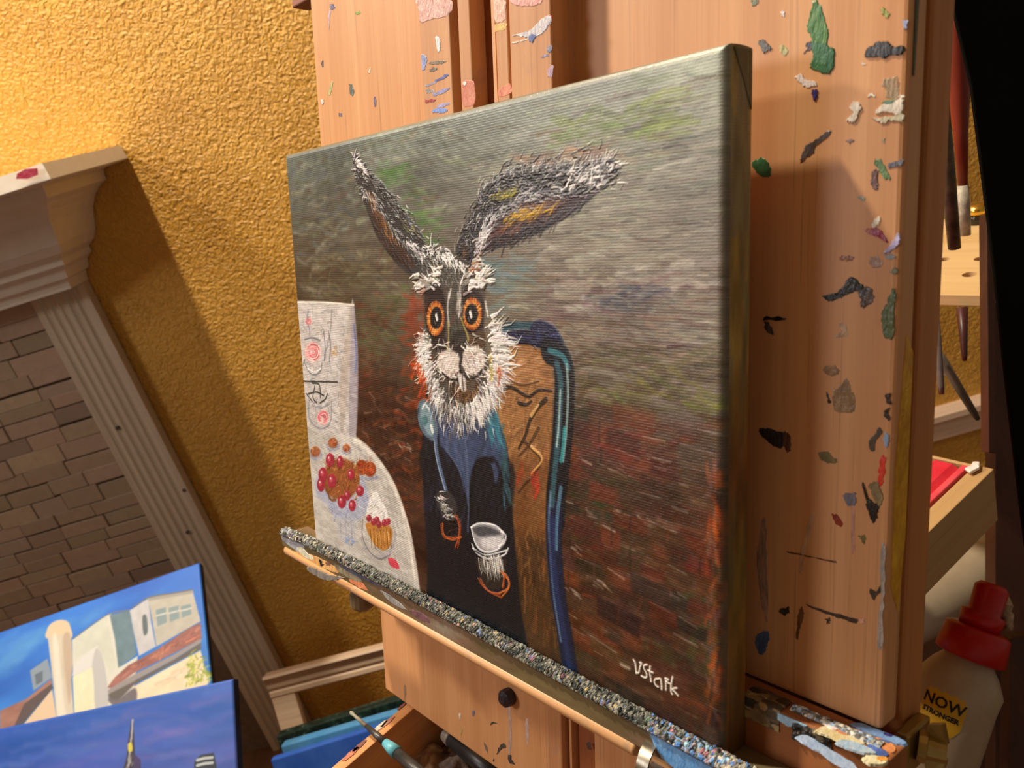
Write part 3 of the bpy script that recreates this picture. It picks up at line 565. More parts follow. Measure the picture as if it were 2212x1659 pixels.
    P.dabs(K5([(690, 940), (770, 940), (770, 1130), (700, 1140)]), 30, [(84, 90, 84), (60, 56, 52), (120, 60, 50), (104, 104, 92)], 6, 1.3, 1.4, .3, .65, .08)
    for pts, c in (([(690, 850), (682, 940), (690, 1030)], (206, 202, 198)), ([(740, 850), (748, 930), (744, 980)], (210, 208, 204)), ([(684, 1010), (688, 1090), (680, 1180)], (176, 160, 70)), ([(756, 990), (790, 1080), (796, 1110)], (176, 166, 80)), ([(700, 830), (690, 880)], (224, 222, 220)), ([(890, 900), (905, 980)], (216, 214, 210))):
        P.stroke(K5(pts), 1.4, c, .75, .4, .12)
    P.dabs(K5([(735, 810), (770, 800), (760, 960), (735, 940)]), 18, [(206, 202, 196), (150, 146, 140)], 6, 1.2, 1.4, .2, .7, .15)
    # brows, ruff
    P.fur(K5([(640, 760), (600, 770), (560, 790), (530, 830)]), 46, 8.5, [(238, 234, 230), (226, 222, 216), (150, 144, 138)], np.array([[-20., -14.], [-40., -10.], [-50., 10.], [-50., 40.]]), 1.5, .3, .95, .35, 2.6)
    P.fur(K5([(790, 800), (820, 780), (850, 770), (880, 760)]), 46, 8.5, [(238, 234, 230), (226, 222, 216), (150, 144, 138)], np.array([[20., -20.], [40., -24.], [50., -24.], [50., -30.]]), 1.5, .3, .95, .35, 2.6)
    P.fur(K5([(800, 700), (830, 690), (850, 680)]), 22, 5, [(214, 208, 200), (160, 120, 90)], np.tile([40., -20.], (3, 1)), 1., .4, .9, .25, 1.5)
    white = [(236, 234, 232), (216, 212, 210), (190, 186, 184), (228, 226, 226)]
    P.fur(K5([(576, 1090), (566, 1160), (574, 1230), (596, 1300), (622, 1370), (650, 1430)]), 250, 9, white+[(150, 148, 148), (110, 104, 100)], np.array([[-50., 0.], [-50., 20.], [-44., 30.], [-36., 40.], [-26., 50.], [-10., 60.]]), 1.2, .35, .9, .3, 2.)
    P.fur(K5([(560, 1110), (545, 1170), (570, 1260), (590, 1330)]), 80, 9, white, np.array([[-50., -6.], [-50., 16.], [-40., 30.], [-30., 40.]]), 1., .3, .95, .3, 3.)
    P.fur(K5([(924, 1030), (942, 1110), (952, 1190), (942, 1280), (918, 1360), (884, 1440)]), 280, 9, white+[(150, 148, 148), (110, 104, 100)], np.array([[40., -40.], [50., -16.], [54., 6.], [46., 26.], [34., 44.], [16., 60.]]), 1.2, .35, .9, .3, 2.4)
    P.fur(K5([(940, 1080), (970, 1150), (970, 1220), (950, 1300)]), 80, 9, white, np.array([[50., -24.], [54., -4.], [54., 14.], [40., 34.]]), 1., .3, .95, .3, 4.)
    P.fur(K5([(630, 1450), (700, 1490), (760, 1505), (830, 1490), (890, 1440)]), 260, 7, [(206, 204, 202), (150, 150, 150), (104, 104, 106), (232, 230, 228), (84, 80, 80)], np.array([[-16., 60.], [-4., 60.], [4., 60.], [8., 60.], [14., 60.]]), .95, .3, .88, .25, 5.)
    P.fur(K5([(800, 1480), (850, 1470), (890, 1420)]), 80, 7, white, np.array([[6., 60.], [16., 60.], [24., 50.]]), 1., .25, .9, .28, 4.)
    P.fur(K5([(650, 1500), (720, 1540), (790, 1560)]), 60, 6, [(120, 118, 120), (80, 80, 88), (176, 172, 168)], np.tile([0., 50.], (3, 1)), .8, .3, .75, .15, 4.)
    # muzzle, mouth
    P.fill(K5([(672, 1316), (715, 1340), (760, 1350), (820, 1335), (856, 1310), (846, 1390), (810, 1440), (760, 1452), (716, 1428), (690, 1370)]), (66, 48, 36), 1.2, .85)
    P.dabs(K5([(700, 1370), (860, 1360), (820, 1450), (740, 1450)]), 40, [(128, 94, 52), (96, 68, 42), (150, 114, 66)], 6, 1.1, .9, .5, .75, .12, .4)
    for cx, cy, rx, ry in ((688, 1236, 66, 72), (824, 1220, 66, 78)):
        t = np.linspace(0, 6.283, 18, endpoint=False); P.fill(K5(np.c_[cx+rx*np.cos(t), cy+ry*np.sin(t)]), (196, 186, 180), .8, 1, .15, False)
        P.fur(K5([(cx-30, cy-30), (cx, cy), (cx+30, cy+30)]), 90, 7, [(232, 228, 224), (206, 196, 190), (170, 156, 150), (222, 214, 208)], np.array([[-30., 30.] if cx < 750 else [30., 20.]]*3), .9, .7, .9, .22, 5.)
    P.stroke(K5([(760, 1200), (752, 1250), (760, 1310)]), 2., (36, 28, 28), .9, .5)
    P.stroke(K5([(655, 1290), (695, 1326), (740, 1326), (760, 1300), (800, 1326), (850, 1306), (872, 1276)]), 1.3, (34, 28, 26), .85, .4)
    P.fill(K5([(738, 1300), (762, 1300), (782, 1330), (786, 1385), (762, 1392), (748, 1360)]), (190, 184, 180), .5, 1, .2)
    P.stroke(K5([(764, 1310), (770, 1385)]), .8, (70, 56, 50), .9, .3)
    P.stroke(K5([(752, 1320), (756, 1370)]), 1., (240, 238, 234), .9, .3, .2)
    P.fill(K5([(786, 1340), (840, 1330), (830, 1380), (800, 1400)]), (84, 72, 60), .6)
    P.dabs(K5([(910, 1200), (925, 1200), (935, 1310), (915, 1310)]), 9, [(196, 176, 60)], 5, .8, 1.4, .2, .8, .1)
    P.dabs(K5([(470, 870), (550, 870), (550, 1060), (490, 1120), (450, 1010)]), 26, [(140, 66, 40), (120, 56, 36)], 11, 3., 1.4, .4, .45, 0, 1.2)
    P.dabs(K5([(470, 1200), (530, 1240), (590, 1420), (520, 1420)]), 26, [(166, 64, 28), (188, 74, 30)], 7, 2.2, 1.2, .4, .75, .06, .6)
    P.dabs(K5([(945, 1290), (1000, 1230), (985, 1340)]), 8, [(170, 84, 44)], 5, 1.4, 1.2, .4, .7)
    # the signature, raised white strokes
    KG = K(1340, 1400, 13.825)
    for pts in ([(400, 350), (452, 450), (470, 600), (490, 750)], [(490, 750), (565, 725), (600, 560), (645, 460), (590, 430)], [(805, 500), (730, 510), (708, 580), (742, 660), (790, 760), (800, 850), (740, 880), (640, 830)],
                [(900, 550), (898, 760), (920, 900), (930, 1000)], [(840, 660), (985, 740)], [(1180, 910), (1060, 930), (1028, 1020), (1080, 1120), (1140, 1155)], [(1220, 930), (1240, 1100), (1242, 1240)],
                [(1360, 900), (1372, 1050), (1372, 1250)], [(1360, 910), (1440, 935), (1400, 1010), (1480, 1060)], [(1570, 870), (1535, 1080), (1525, 1280), (1560, 1380)], [(1690, 1190), (1565, 1225), (1640, 1310), (1730, 1420)]):
        P.stroke(KG(pts), .95, (236, 230, 220), .95, .25, .35)
    P.stroke(KS([(1264, 684), (1300, 706), (1326, 716)]), 1.8, (170, 160, 140), .8, .6, .2)
    # blend at the wrapped edges
    g = P.c.mean(-1, keepdims=True); P.c[:] = g+(P.c-g)*1.0
    fl = value_noise(rng, ny, nx, 150, 60, 2)[..., None]; P.c *= .90+.2*fl
    P.c[:] = np.clip(P.c, 4, 246)
# ---------------------------------------------------------------- setting
BACK = 1.75
def m_wall():
    t = NT('yellow_orange_peel_plaster'); v = t.coords(); a = t.noise(v, 92, 3, .5, 1.1); b = t.noise(v, 230, 3)
    c = t.ramp(t.noise(v, 7, 3), ((.3, (206, 150, 56)), (.7, (224, 168, 66)))); h = t.math('ADD', t.math('MULTIPLY', a, 1.), t.math('MULTIPLY', b, .3))
    t.bump(h, .75, .012); return t.fin(c, .38, .5)
def struct(o): return tag(o, kind='structure')
M_WALL = m_wall()
struct(MB().box(-3, 3, BACK, BACK+.1, 0, 3.6).build('wall_back', M_WALL))
struct(MB().box(-3, 3, -2.6, BACK+.1, -.08, 0).build('floor', m_wood('brown_floorboards', (120, 80, 50), (80, 52, 32), 1, .4)))
struct(MB().box(-3, 3, -2.6, BACK+.1, 3.58, 3.66).build('ceiling', m_mottle('ceiling_paint', (214, 200, 176), (222, 208, 184), 20, .9)))
struct(MB().box(-3.1, -3, -2.6, BACK+.1, 0, 3.6).build('wall_left', M_WALL))
M_PALE = m_wood('pale_raw_wood', (236, 208, 180), (212, 180, 148), 0, .6)
# low moulded rail along the back wall, seen right of the easel
b = MB(); prof = ((0, 0), (.018, 0), (.018, .045), (.030, .055), (.030, .070), (.014, .082), (0, .082))
zr = on_y(2070, 884, BACK-.02).z-.07
b.prism([(.55, BACK-a, zr+c) for a, c in prof], (2.2, 0, 0)); struct(b.build('trim_1', M_PALE))

# ---------------------------------------------------------------- fireplace
M_CROWN = m_mottle('off_white_mantel_paint', (216, 204, 182), (224, 212, 194), 30, .5, .05)
M_FLUTE = m_wood('pale_fluted_wood', (206, 188, 162), (184, 166, 140), 2, .8)
fp = thing('fireplace', 'cream fireplace surround with crown mantel, fluted pilaster and stone tile facing', 'fireplace', Matrix.Translation((-1.2, BACK, .0)))
XP, Z = -.905, 1.5
prof = [(.187, .055), (.191, .028), (.184, .0255), (.140, .024), (.134, .021), (.130, .002), (.112, -.006), (.095, -.02), (.080, -.04), (.071, -.062), (.064, -.082), (.052, -.100), (.034, -.112), (.034, -.124), (.019, -.134), (.0135, -.152), (.004, -.156), (.0, -.17), (.0, -.176)]
rows = []
for s, z in prof:
    yf = 1.665-s*1.30
    rows.append([(XP+s, BACK-.004, Z+z), (XP+s, yf, Z+z), (-2.4, yf, Z+z)])
off = Vector((1.2, -BACK, 0)); rows = [[Vector(p)+off for p in r] for r in rows]
b = MB(); b.strip(rows); top = rows[0]; b.strip([[top[0], top[1]], [Vector((-1.2, -.004, Z+.055)), Vector((-1.2, top[2].y, Z+.055))]])
bot = rows[-1]; b.strip([[bot[0], bot[1]], [Vector((-1.2, -.004, Z-.176)), Vector((-1.2, bot[2].y, Z-.176))]])
b.build('crown_mantel', M_CROWN, fp)
# smear of red paint on the mantel's front edge
q = Vector((XP+.170, 1.412, Z+.048))+off
MB().prism([q+Vector(p) for p in ((-.030, -.001, -.004), (-.012, -.001, -.009), (.006, -.001, -.008), (.010, -.001, .002), (-.008, -.001, .006), (-.024, -.001, .003))], (0, .003, 0)).build('paint_smear', m_mottle('red_smear', (190, 40, 70), (214, 96, 116), 200, .4), fp)
# fluted pilaster
b = MB(); x0, x1 = -1.028, XP-.002; yF = 1.718
def flute_row(z):
    r = [(x0, BACK-.004, z), (x0, yF, z)]; n = 5; m = .013; w = (x1-x0-2*m)/n
    for i in range(n):
        a = x0+m+i*w
        for k in (0., .12, .3, .5, .7, .88, 1.): r.append((a+w*(.1+.8*k), yF+.0042*math.sin(math.pi*k), z))
    return r+[(x1, yF, z), (x1, BACK-.004, z)]
b.strip([[Vector(p)+off for p in flute_row(z)] for z in (Z-.17, .0)])
b.build('pilaster', M_FLUTE, fp)
# screw holes
for (x, y) in ((254, 925), (398, 1059), (405, 1150)):
    p = on_y(x, y, yF)+off; b = MB(); b.lathe(p-Vector((0, .0015, 0)), p+Vector((0, .004, 0)), ((0, .0045), (1, .0045)), 12); b.build('screw_hole', m_mottle('dark_hole', (70, 66, 60), (90, 84, 76), 100), fp)
MB().box(-2.3+1.2, x0+1.2+.004, 1.742-BACK, -.004, 0, Z-.16).build('backing', m_mottle('dark_grout', (110, 88, 70), (124, 102, 82), 60, .9), fp)
def m_tile():
    t = NT('slate_tile'); o = t.n('ShaderNodeObjectInfo'); v = t.coords(); g = t.noise(v, 60, 5, .6); w = t.noise(v, 17, 3)
    c = t.ramp(o.outputs['Random'], ((0., (134, 120, 106)), (.2, (178, 154, 126)), (.42, (170, 154, 134)), (.6, (196, 164, 138)), (.8, (152, 140, 110)), (1., (200, 178, 144))))
    c = t.mix(t.math('MULTIPLY', g, .55), c, (116, 100, 82)); c = t.mix(t.math('MULTIPLY', w, .4), c, (178, 142, 118))
    t.bump(g, .35, .004); return t.fin(c, .5, .4)
M_TILE = m_tile(); rt = random.Random(11); z = Z-.172; k = 0
while z > .45:
    h = rt.choice((.030, .034, .038, .044)); x = x0+.01-rt.uniform(0, .10)
    xr = x0+.006
    while xr > -2.0:
        w = rt.uniform(.075, .135); d = rt.uniform(0, .004); dz = rt.uniform(-.0025, .0025); xl = xr-w
        bb = MB(); bb.box(xl+1.2+.0008, xr+1.2-.0008, 1.728-d-BACK, 1.744-BACK, z-h+dz+.0008, z+dz-.0008); bb.build('stone_tile', M_TILE, fp, .0014, 1)
        xr = xl
    z -= h
# ---------------------------------------------------------------- raw wood frame with a moulded top rail, leaning by the fireplace
c0 = on_y(577, 1453, 1.62); th = math.radians(-1.5); ln = math.radians(20)
FR = Frame(c0, (math.cos(th), math.sin(th), 0), Vector((0, 0, math.cos(ln)))+Vector((-math.sin(th), math.cos(th), 0))*math.sin(ln))
fr = thing('wooden_frame', 'pale unfinished wooden frame with moulded top rail leaning beside the fireplace', 'frame', FR.m())
b = MB(); pr = ((0, 0), (.0, .030), (-.006, .034), (-.012, .030), (-.022, .024), (-.034, .022), (-.040, .016), (-.046, .020), (-.056, .020), (-.062, .012), (-.062, 0))
b.prism([(0, y, c) for y, c in pr], (.36, 0, 0)); b.build('top_rail', M_PALE, fr)
MB().box(.0, .060, -.42, -.058, -.002, .018).build('stile', M_PALE, fr, .002)
MB().box(.30, .36, -.42, -.058, -.002, .018).build('stile', M_PALE, fr, .002)
MB().box(.06, .30, -.42, -.36, -.002, .018).build('bottom_rail', M_PALE, fr, .002)
# ---------------------------------------------------------------- finished canvases stacked at the lower left
def canvas_thing(name, label, F, w, h, t, nx, ny, paint, edge, seed, group=None):
    o = thing(name, label, 'painting', F.m(), group)
    P = Painter(w*1000, h*1000, nx, ny, lambda pts: np.array([F.at(*q) for q in np.asarray(pts, float).reshape(-1, 2)])*1000, seed)
    paint(P); X, Y = np.meshgrid(P.xs/1000, P.ys/1000); r = .003
    d = np.minimum(np.minimum(X, w-X), np.minimum(Y, h-Y)); e = np.clip(r-d, 0, r); zz = -(r-np.sqrt(r*r-e*e))+P.z/1000
    g = grid_mesh('painted_face', np.c_[X.ravel(), Y.ravel(), zz.ravel()], ny, nx, M_PAINTED, o); paint_attr(g.data, P.c, PAINT_GAIN)
    b = MB(); b.box(.0001, w-.0001, .0001, h-.0001, -t, -r*.9); b.build('wrapped_edge', edge, o)
    return o
PAINT_GAIN = 1.08
M_PAINTED = m_attr('oil_paint', .45, .0011, .4, wstr=.25)
def lean_frame(x, y, Y, az, ln):
    a, l = math.radians(az), math.radians(ln)
    return on_y(x, y, Y), Vector((math.cos(a), math.sin(a), 0)), Vector((0, 0, math.cos(l)))+Vector((-math.sin(a), math.cos(a), 0))*math.sin(l)
# 1: sky over pale adobe buildings
tr, u, v = lean_frame(430, 1215, 1.42, 7, 54); w, h = .62, .27
F1 = Frame(tr-u*w-v*h, u, v); K3 = K(0, 1180, 3.463)
def paint_adobe(P):
    rng = P.rng; n = value_noise(rng, P.ny, P.nx, 4, 4, 3)[..., None]
    k = np.linspace(0, 1, P.ny)[:, None, None]
    P.c[:] = np.array([40, 118, 200.])*(1-k)+np.array([34, 104, 204.])*k+(n-.5)*np.array([30, 50, 46.])
    P.dabs(K3([(0, 700), (700, 500), (1200, 380), (900, 440), (300, 700), (0, 1000)]), 60, [(96, 160, 216), (80, 146, 212), (60, 132, 208)], 60, 16, .3, .2, .22, 0, 8)
    W = (206, 206, 196)
    P.fill(K3([(540, 700), (800, 515), (830, 505), (870, 640), (905, 900), (1030, 820), (1000, 1100), (850, 1300), (560, 1300), (545, 900)]), W, 1., 1, 0, False)
    P.fill(K3([(540, 700), (800, 520), (870, 900), (830, 960), (730, 740), (560, 850)]), (196, 200, 186), 1., .9, 0, False, False, 10)
    P.fill(K3([(820, 515), (970, 480), (1000, 640), (1022, 810), (885, 910), (860, 700)]), (96, 122, 134), 1., 1, 0, False, False, 12)
    P.fill(K3([(970, 480), (1110, 390), (1130, 560), (1165, 750), (1040, 820), (1000, 640)]), (186, 186, 190), 1., 1, 0, False, False, 10)
    P.fill(K3([(1105, 388), (1440, 330), (1500, 560), (1170, 750), (1140, 560)]), (178, 174, 162), 1., 1, 0, False, False, 12)
    P.fill(K3([(1110, 380), (1440, 325), (1450, 350), (1110, 410)]), (150, 146, 140), .8, 1, 0, False)
    P.stroke(K3([(990, 465), (1110, 385), (1300, 350), (1440, 325)]), 3, (104, 98, 92), .9)
    P.stroke(K3([(545, 695), (800, 515), (960, 478)]), 2.4, (116, 112, 106), .9)
    for x in (1205, 1300, 1390):
        P.fill(K3([(x-40, 475+(1205-x)*.14), (x+36, 455+(1205-x)*.14), (x+44, 570+(1205-x)*.34), (x-28, 600+(1205-x)*.34)]), (126, 146, 150), .8, 1, 0, False)
        P.stroke(K3([(x-34, 520+(1205-x)*.2), (x+40, 500+(1205-x)*.2)]), 3, (204, 204, 196), .9)
    P.fill(K3([(1065, 530), (1095, 520), (1105, 640), (1075, 660)]), (82, 98, 100), .8, 1)
    P.fill(K3([(800, 1060), (860, 980), (960, 890), (1180, 770), (1400, 620), (1500, 570), (1510, 690), (1300, 800), (1000, 950), (850, 1060)]), (146, 92, 82), 1., 1, 0, False, False, 16)
    P.dabs(K3([(830, 1020), (1000, 890), (1490, 590), (1490, 680), (1000, 930)]), 60, [(190, 110, 80), (168, 96, 84), (120, 74, 70), (200, 130, 100)], 14, 4, .5, .5, .6)
    P.fill(K3([(795, 1080), (1000, 960), (1300, 810), (1505, 690), (1505, 720), (1300, 850), (1000, 1010), (800, 1110)]), (142, 136, 136), 1., 1, 0, False)
    P.fill(K3([(800, 1110), (1000, 1010), (1300, 850), (1505, 720), (1505, 770), (1200, 930), (1000, 1040), (850, 1190), (800, 1150)]), (92, 84, 80), 1.5, 1, 0, False)
    P.fill(K3([(1000, 1050), (1200, 940), (1500, 780), (1560, 1010), (1450, 1400), (1020, 1400)]), (226, 208, 178), 1.5, 1, 0, False, False, 10)
    P.dabs(K3([(1180, 980), (1420, 860), (1400, 1020), (1200, 1020)]), 14, [(238, 226, 204), (206, 184, 156)], 24, 8, .4, .5, .5)
    P.fill(K3([(800, 1110), (870, 1150), (1010, 1060), (1010, 1180), (880, 1200), (830, 1170)]), (104, 98, 104), 2, 1)
    P.fill(K3([(545, 980), (720, 890), (730, 1000), (730, 1300), (560, 1300)]), (226, 218, 186), 1., 1, 0, False, False, 8)
    P.fill(K3([(540, 970), (560, 880), (700, 760), (720, 790), (700, 890)]), (208, 208, 206), 1., 1, 0, False)
    P.fill(K3([(690, 880), (725, 760), (780, 880), (810, 1180), (720, 1240), (700, 1000)]), (182, 182, 182), 1.5, 1, 0, True)
    P.fill(K3([(225, 930), (355, 840), (390, 980), (250, 1080)]), (132, 146, 162), 1., 1, 0, False)
    P.fill(K3([(260, 960), (320, 930), (320, 1010), (270, 1040)]), (92, 106, 118), 1., 1, 0, False)
    P.fill(K3([(0, 1230), (200, 1140), (385, 990), (390, 1050), (180, 1300), (0, 1400)]), (150, 106, 92), 1., 1, 0, False, False, 14)
    P.fill(K3([(180, 1180), (385, 1030), (400, 1060), (130, 1380), (100, 1360)]), (78, 66, 66), 1., .9, 0, False)
    P.fill(K3([(130, 1390), (390, 1070), (430, 1320), (420, 1400), (130, 1500)]), (214, 188, 158), 1., 1, 0, False)
    P.fill(K3([(355, 690), (350, 630), (380, 580), (440, 552), (500, 560), (525, 600), (530, 690)]), (214, 190, 160), 1., 1)
    P.fill(K3([(358, 680), (528, 650), (545, 860), (530, 1000), (560, 1320), (430, 1340), (400, 1050)]), (200, 190, 172), 1., 1, 0, False, False, 8)
    P.fill(K3([(395, 720), (430, 700), (480, 1180), (520, 1320), (440, 1330)]), (222, 216, 202), 2.5, .8)
    P.fill(K3([(470, 690), (525, 660), (540, 900), (520, 1180), (490, 1000)]), (180, 158, 136), 2, .8)
    P.dabs(K3([(1450, 770), (1560, 860), (1580, 1000), (1380, 1040), (1400, 880)]), 70, [(170, 178, 60), (140, 156, 56), (110, 128, 48), (196, 198, 96)], 9, 5, .8, .9, .85)
canvas_thing('adobe_painting', 'canvas of pale adobe buildings and chimney under blue sky, propped at the fireplace', F1, w, h, .018, 420, 300, paint_adobe, m_mottle('blue_black_edge', (24, 40, 70), (20, 22, 26), 12, .6, 0), 3)
# 2: evening skyline with a spire
tr, u, v = lean_frame(502, 1467, 1.04, -5.5, 43.5); w, h = .52, .22
F2 = Frame(tr-u*w-v*h, u, v)
def paint_spire(P):
    rng = P.rng; n = value_noise(rng, P.ny, P.nx, 6, 3, 3)[..., None]; k = np.linspace(0, 1, P.ny)[:, None, None]; u_ = np.linspace(0, 1, P.nx)[None, :, None]
    P.c[:] = np.array([96, 92, 168.])*(1-k)+np.array([52, 96, 186.])*k+(n-.5)*np.array([50, 20, 30.])+(u_-.7)*np.array([30, 20, 10.])
    P.dabs(K3([(0, 1400), (1740, 1000), (1720, 1659), (0, 1659)]), 90, [(110, 104, 186), (72, 104, 190), (128, 116, 186), (58, 92, 182), (96, 128, 204)], 70, 10, -.05, .06, .3, 0, 5)
    P.fill(K3([(925, 1659), (945, 1590), (960, 1440), (984, 1300), (996, 1296), (1004, 1440), (1010, 1560), (1050, 1600), (1060, 1720), (900, 1720)]), (64, 60, 74), .7, 1, 0, False)
    P.stroke(K3([(992, 1300), (984, 1420), (972, 1520), (962, 1640)]), 3, (196, 198, 206), .8)
    P.fill(K3([(958, 1480), (985, 1470), (990, 1530), (962, 1535)]), (210, 200, 90), .7, 1)
    P.dabs(K3([(940, 1560), (1000, 1560), (1010, 1659), (930, 1659)]), 12, [(190, 190, 190), (110, 100, 90)], 6, 2.4, 1.4, .3, .8)
    P.fill(K3([(1000, 1560), (1050, 1590), (1050, 1720), (1000, 1720)]), (76, 66, 112), 1, .9, 0, False)
    P.fill(K3([(1455, 1610), (1500, 1560), (1600, 1545), (1620, 1640), (1620, 1720), (1450, 1720)]), (58, 66, 74), 1, 1, 0, False)
    for y in (1600, 1640): P.stroke(K3([(1475, y), (1530, y-14), (1590, y-20)]), 4, (202, 210, 214), .9, .5)
canvas_thing('spire_painting', 'canvas of violet blue evening sky with a lit spire, front of the lower left pile', F2, w, h, .018, 420, 260, paint_spire, m_mottle('deep_blue_edge', (28, 58, 110), (16, 30, 60), 14, .6, 0), 5)
# three more canvases seen by their top edges
def edge_canvas(name, label, l, r_, Y, ln, cols, t):
    a = on_y(*l, Y); r0 = ray(*r_); e = EYE+r0*((a.z-EYE.z)/r0.z); u = (e-a).normalized(); nh = Vector((-u.y, u.x, 0)).normalized()
    v = Vector((0, 0, math.cos(ln)))+nh*math.sin(ln); w = (e-a).length+.10; h = .30
    F = Frame(a-v*h, u, v); o = thing(name, label, 'painting', F.m(), 'canvases on edge under the easel')
    MB().box(0, w, 0, h, -t, 0).build('wrapped_edge', cols, o, .003); return o
edge_canvas('edge_on_canvas', 'dark green speckled canvas on edge, rearmost behind the blue ones', (596, 1592), (868, 1508), 1.34, .33, m_mottle('green_black_paint', (24, 44, 38), (60, 92, 80), 60, .5, .3, None, .002, stops=((.4, (14, 30, 26)), (.6, (34, 60, 50)), (.75, (150, 164, 160)))), .030)
edge_canvas('edge_on_canvas', 'light blue canvas on edge between the green and deep blue ones', (606, 1612), (835, 1546), 1.26, .36, m_mottle('light_blue_paint', (70, 140, 196), (92, 160, 210), 20, .5, .1), .026)
edge_canvas('edge_on_canvas', 'deep blue canvas on edge, front one beside the open drawer', (584, 1642), (790, 1578), 1.18, .38, m_mottle('deep_blue_paint', (38, 88, 190), (60, 110, 206), 14, .5, .1), .018)
# ---------------------------------------------------------------- the easel (local axes: right, up the lean, out to the painter)
M_WOOD = m_wood('warm_beech', (230, 174, 122), (208, 148, 98), 1, 1., .45, .35)
M_MASTW = m_wood('worn_beech', (222, 168, 120), (196, 138, 92), 1, 1.2, .5, .35, (176, 140, 120))
M_DARKW = m_wood('brown_beech', (170, 104, 62), (142, 82, 46), 1, 1., .5, .35)
M_SIDEW = m_wood('side_beech', (206, 140, 84), (184, 118, 66), 1, 1., .5, .35)
M_RODW = m_wood('rod_beech', (232, 182, 128), (214, 156, 102), 0, 1., .4, .5, (150, 140, 116))
M_METAL = m_mottle('dull_metal', (120, 112, 98), (160, 152, 136), 90, .35, .1, metal=.8)
M_BRASS = m_mottle('aged_brass', (150, 122, 62), (196, 168, 104), 40, .35, .1, metal=.7)
ez = thing('easel', 'paint-splashed wooden studio easel holding the hare picture', 'easel', EZM)
CB, CM = -.0275, -.0125
def epx(pts, c): return [Vector((*EASEL.at(x, y, c), c)) for x, y in pts]
rb = MB().box(.2000, .4075, .0245, .60, -.0405, CB).build('right_board', M_WOOD, ez, .0022, 3)
lb = MB().box(.0005, .2000, -.010, .60, -.0405, CB).build('left_board', M_WOOD, ez, .0015)
MB().box(.21, .4000, .0, .60, -.0446, -.0407).build('seam', m_wood('dark_seam', (90, 52, 30), (70, 40, 24)), ez)
MB().box(.19, .4078, -.004, .60, -.0620, -.0446).build('rear_board', M_SIDEW, ez, .0015)
MB().box(.0015, .19, -.004, .60, -.0620, -.0446).build('rear_board', M_SIDEW, ez, .0015)
sl = [MB().box(a, b, .0, .60, CB-.001 if i in (0, 3) else CB+.004, CM-d).build('mast_slat', M_MASTW, ez, .0007) for i, (a, b, d) in enumerate(((.1495, .1772, 0), (.1832, .1932, .0008), (.2130, .2220, .0008), (.2243, .2530, 0)))]
MB().box(.1772, .2243, .0, .60, CB-.0008, CB+.004).build('mast_back', M_DARKW, ez)
MB().box(.2040, .2065, .0, .60, CB+.004, CB+.009).build('mast_rib', M_WOOD, ez)
# bracket behind the left board
a, c = EASEL.at(626, 17, -.058)
MB().box(a, .02, c, c+.05, -.075, -.060).build('bracket', m_wood('red_brown_wood', (150, 90, 66), (120, 70, 50), 0), ez, .001)
# sketch-box front under the tray
CL = -.050
MB().box(.0013, .1935, -.1345, -.012, CL-.012, CL).build('lower_panel', M_WOOD, ez, .0012)
MB().box(.1945, .2085, -.1345, -.012, CL-.012, CL+.002).build('lower_slat', M_MASTW, ez, .001)
MB().box(.2085, .2180, -.1345, -.012, CL-.02, CL-.012).build('lower_slot', M_DARKW, ez)
MB().box(.2110, .2130, -.1345, -.012, CL-.012, CL-.002).build('lower_rib', M_WOOD, ez)
MB().box(.2180, .2332, -.1345, -.012, CL-.012, CL-.003).build('lower_slat', M_DARKW, ez, .001)
lp = MB().box(.2335, .4050, -.1345, -.012, CL-.012, CL).build('lower_panel', M_WOOD, ez, .0012)
# canvas tray: front ledge, channel, rear step, rod
tray = MB()
tray.prism([(-.034, -.0065, .0105), (-.034, .0055, .0105), (-.034, .0072, .0090), (-.034, .0072, .0058), (-.034, .0036, .0052), (-.034, .0036, -.0115), (-.034, -.0065, -.0115)], (.4515, 0, 0))
to = tray.build('tray_ledge', m_mottle('smeared_tray_face', (96, 88, 62), (86, 82, 84), 26, .42, .15, 400, .0006, .5, (.35, 1.4, 1), stops=((.30, (84, 74, 54)), (.42, (120, 106, 72)), (.52, (104, 90, 62)), (.64, (130, 104, 84)), (.78, (150, 142, 126)))), ez, .0008)
step = MB().box(.19, .4175, .0, .0245, CB+.0002, -.0122).build('tray_step', m_mottle('tray_step_wood', (176, 112, 66), (150, 92, 52), 30, .5, .1, stretch=(.3, 1, 1)), ez, .0008)
rod = MB(); rod.lathe((-.0305, -.0090, .0085), (.318, -.0090, .0085), ((0, .0024), (.004, .0034), (.3, .0035), (.996, .0035), (1, .0028)), 20); rod.build('tray_rod', M_RODW, ez, smooth=True)
MB().box(-.0300, .4175, -.0125, -.0066, -.0115, .0070).build('tray_underside', M_RODW, ez, .0008)
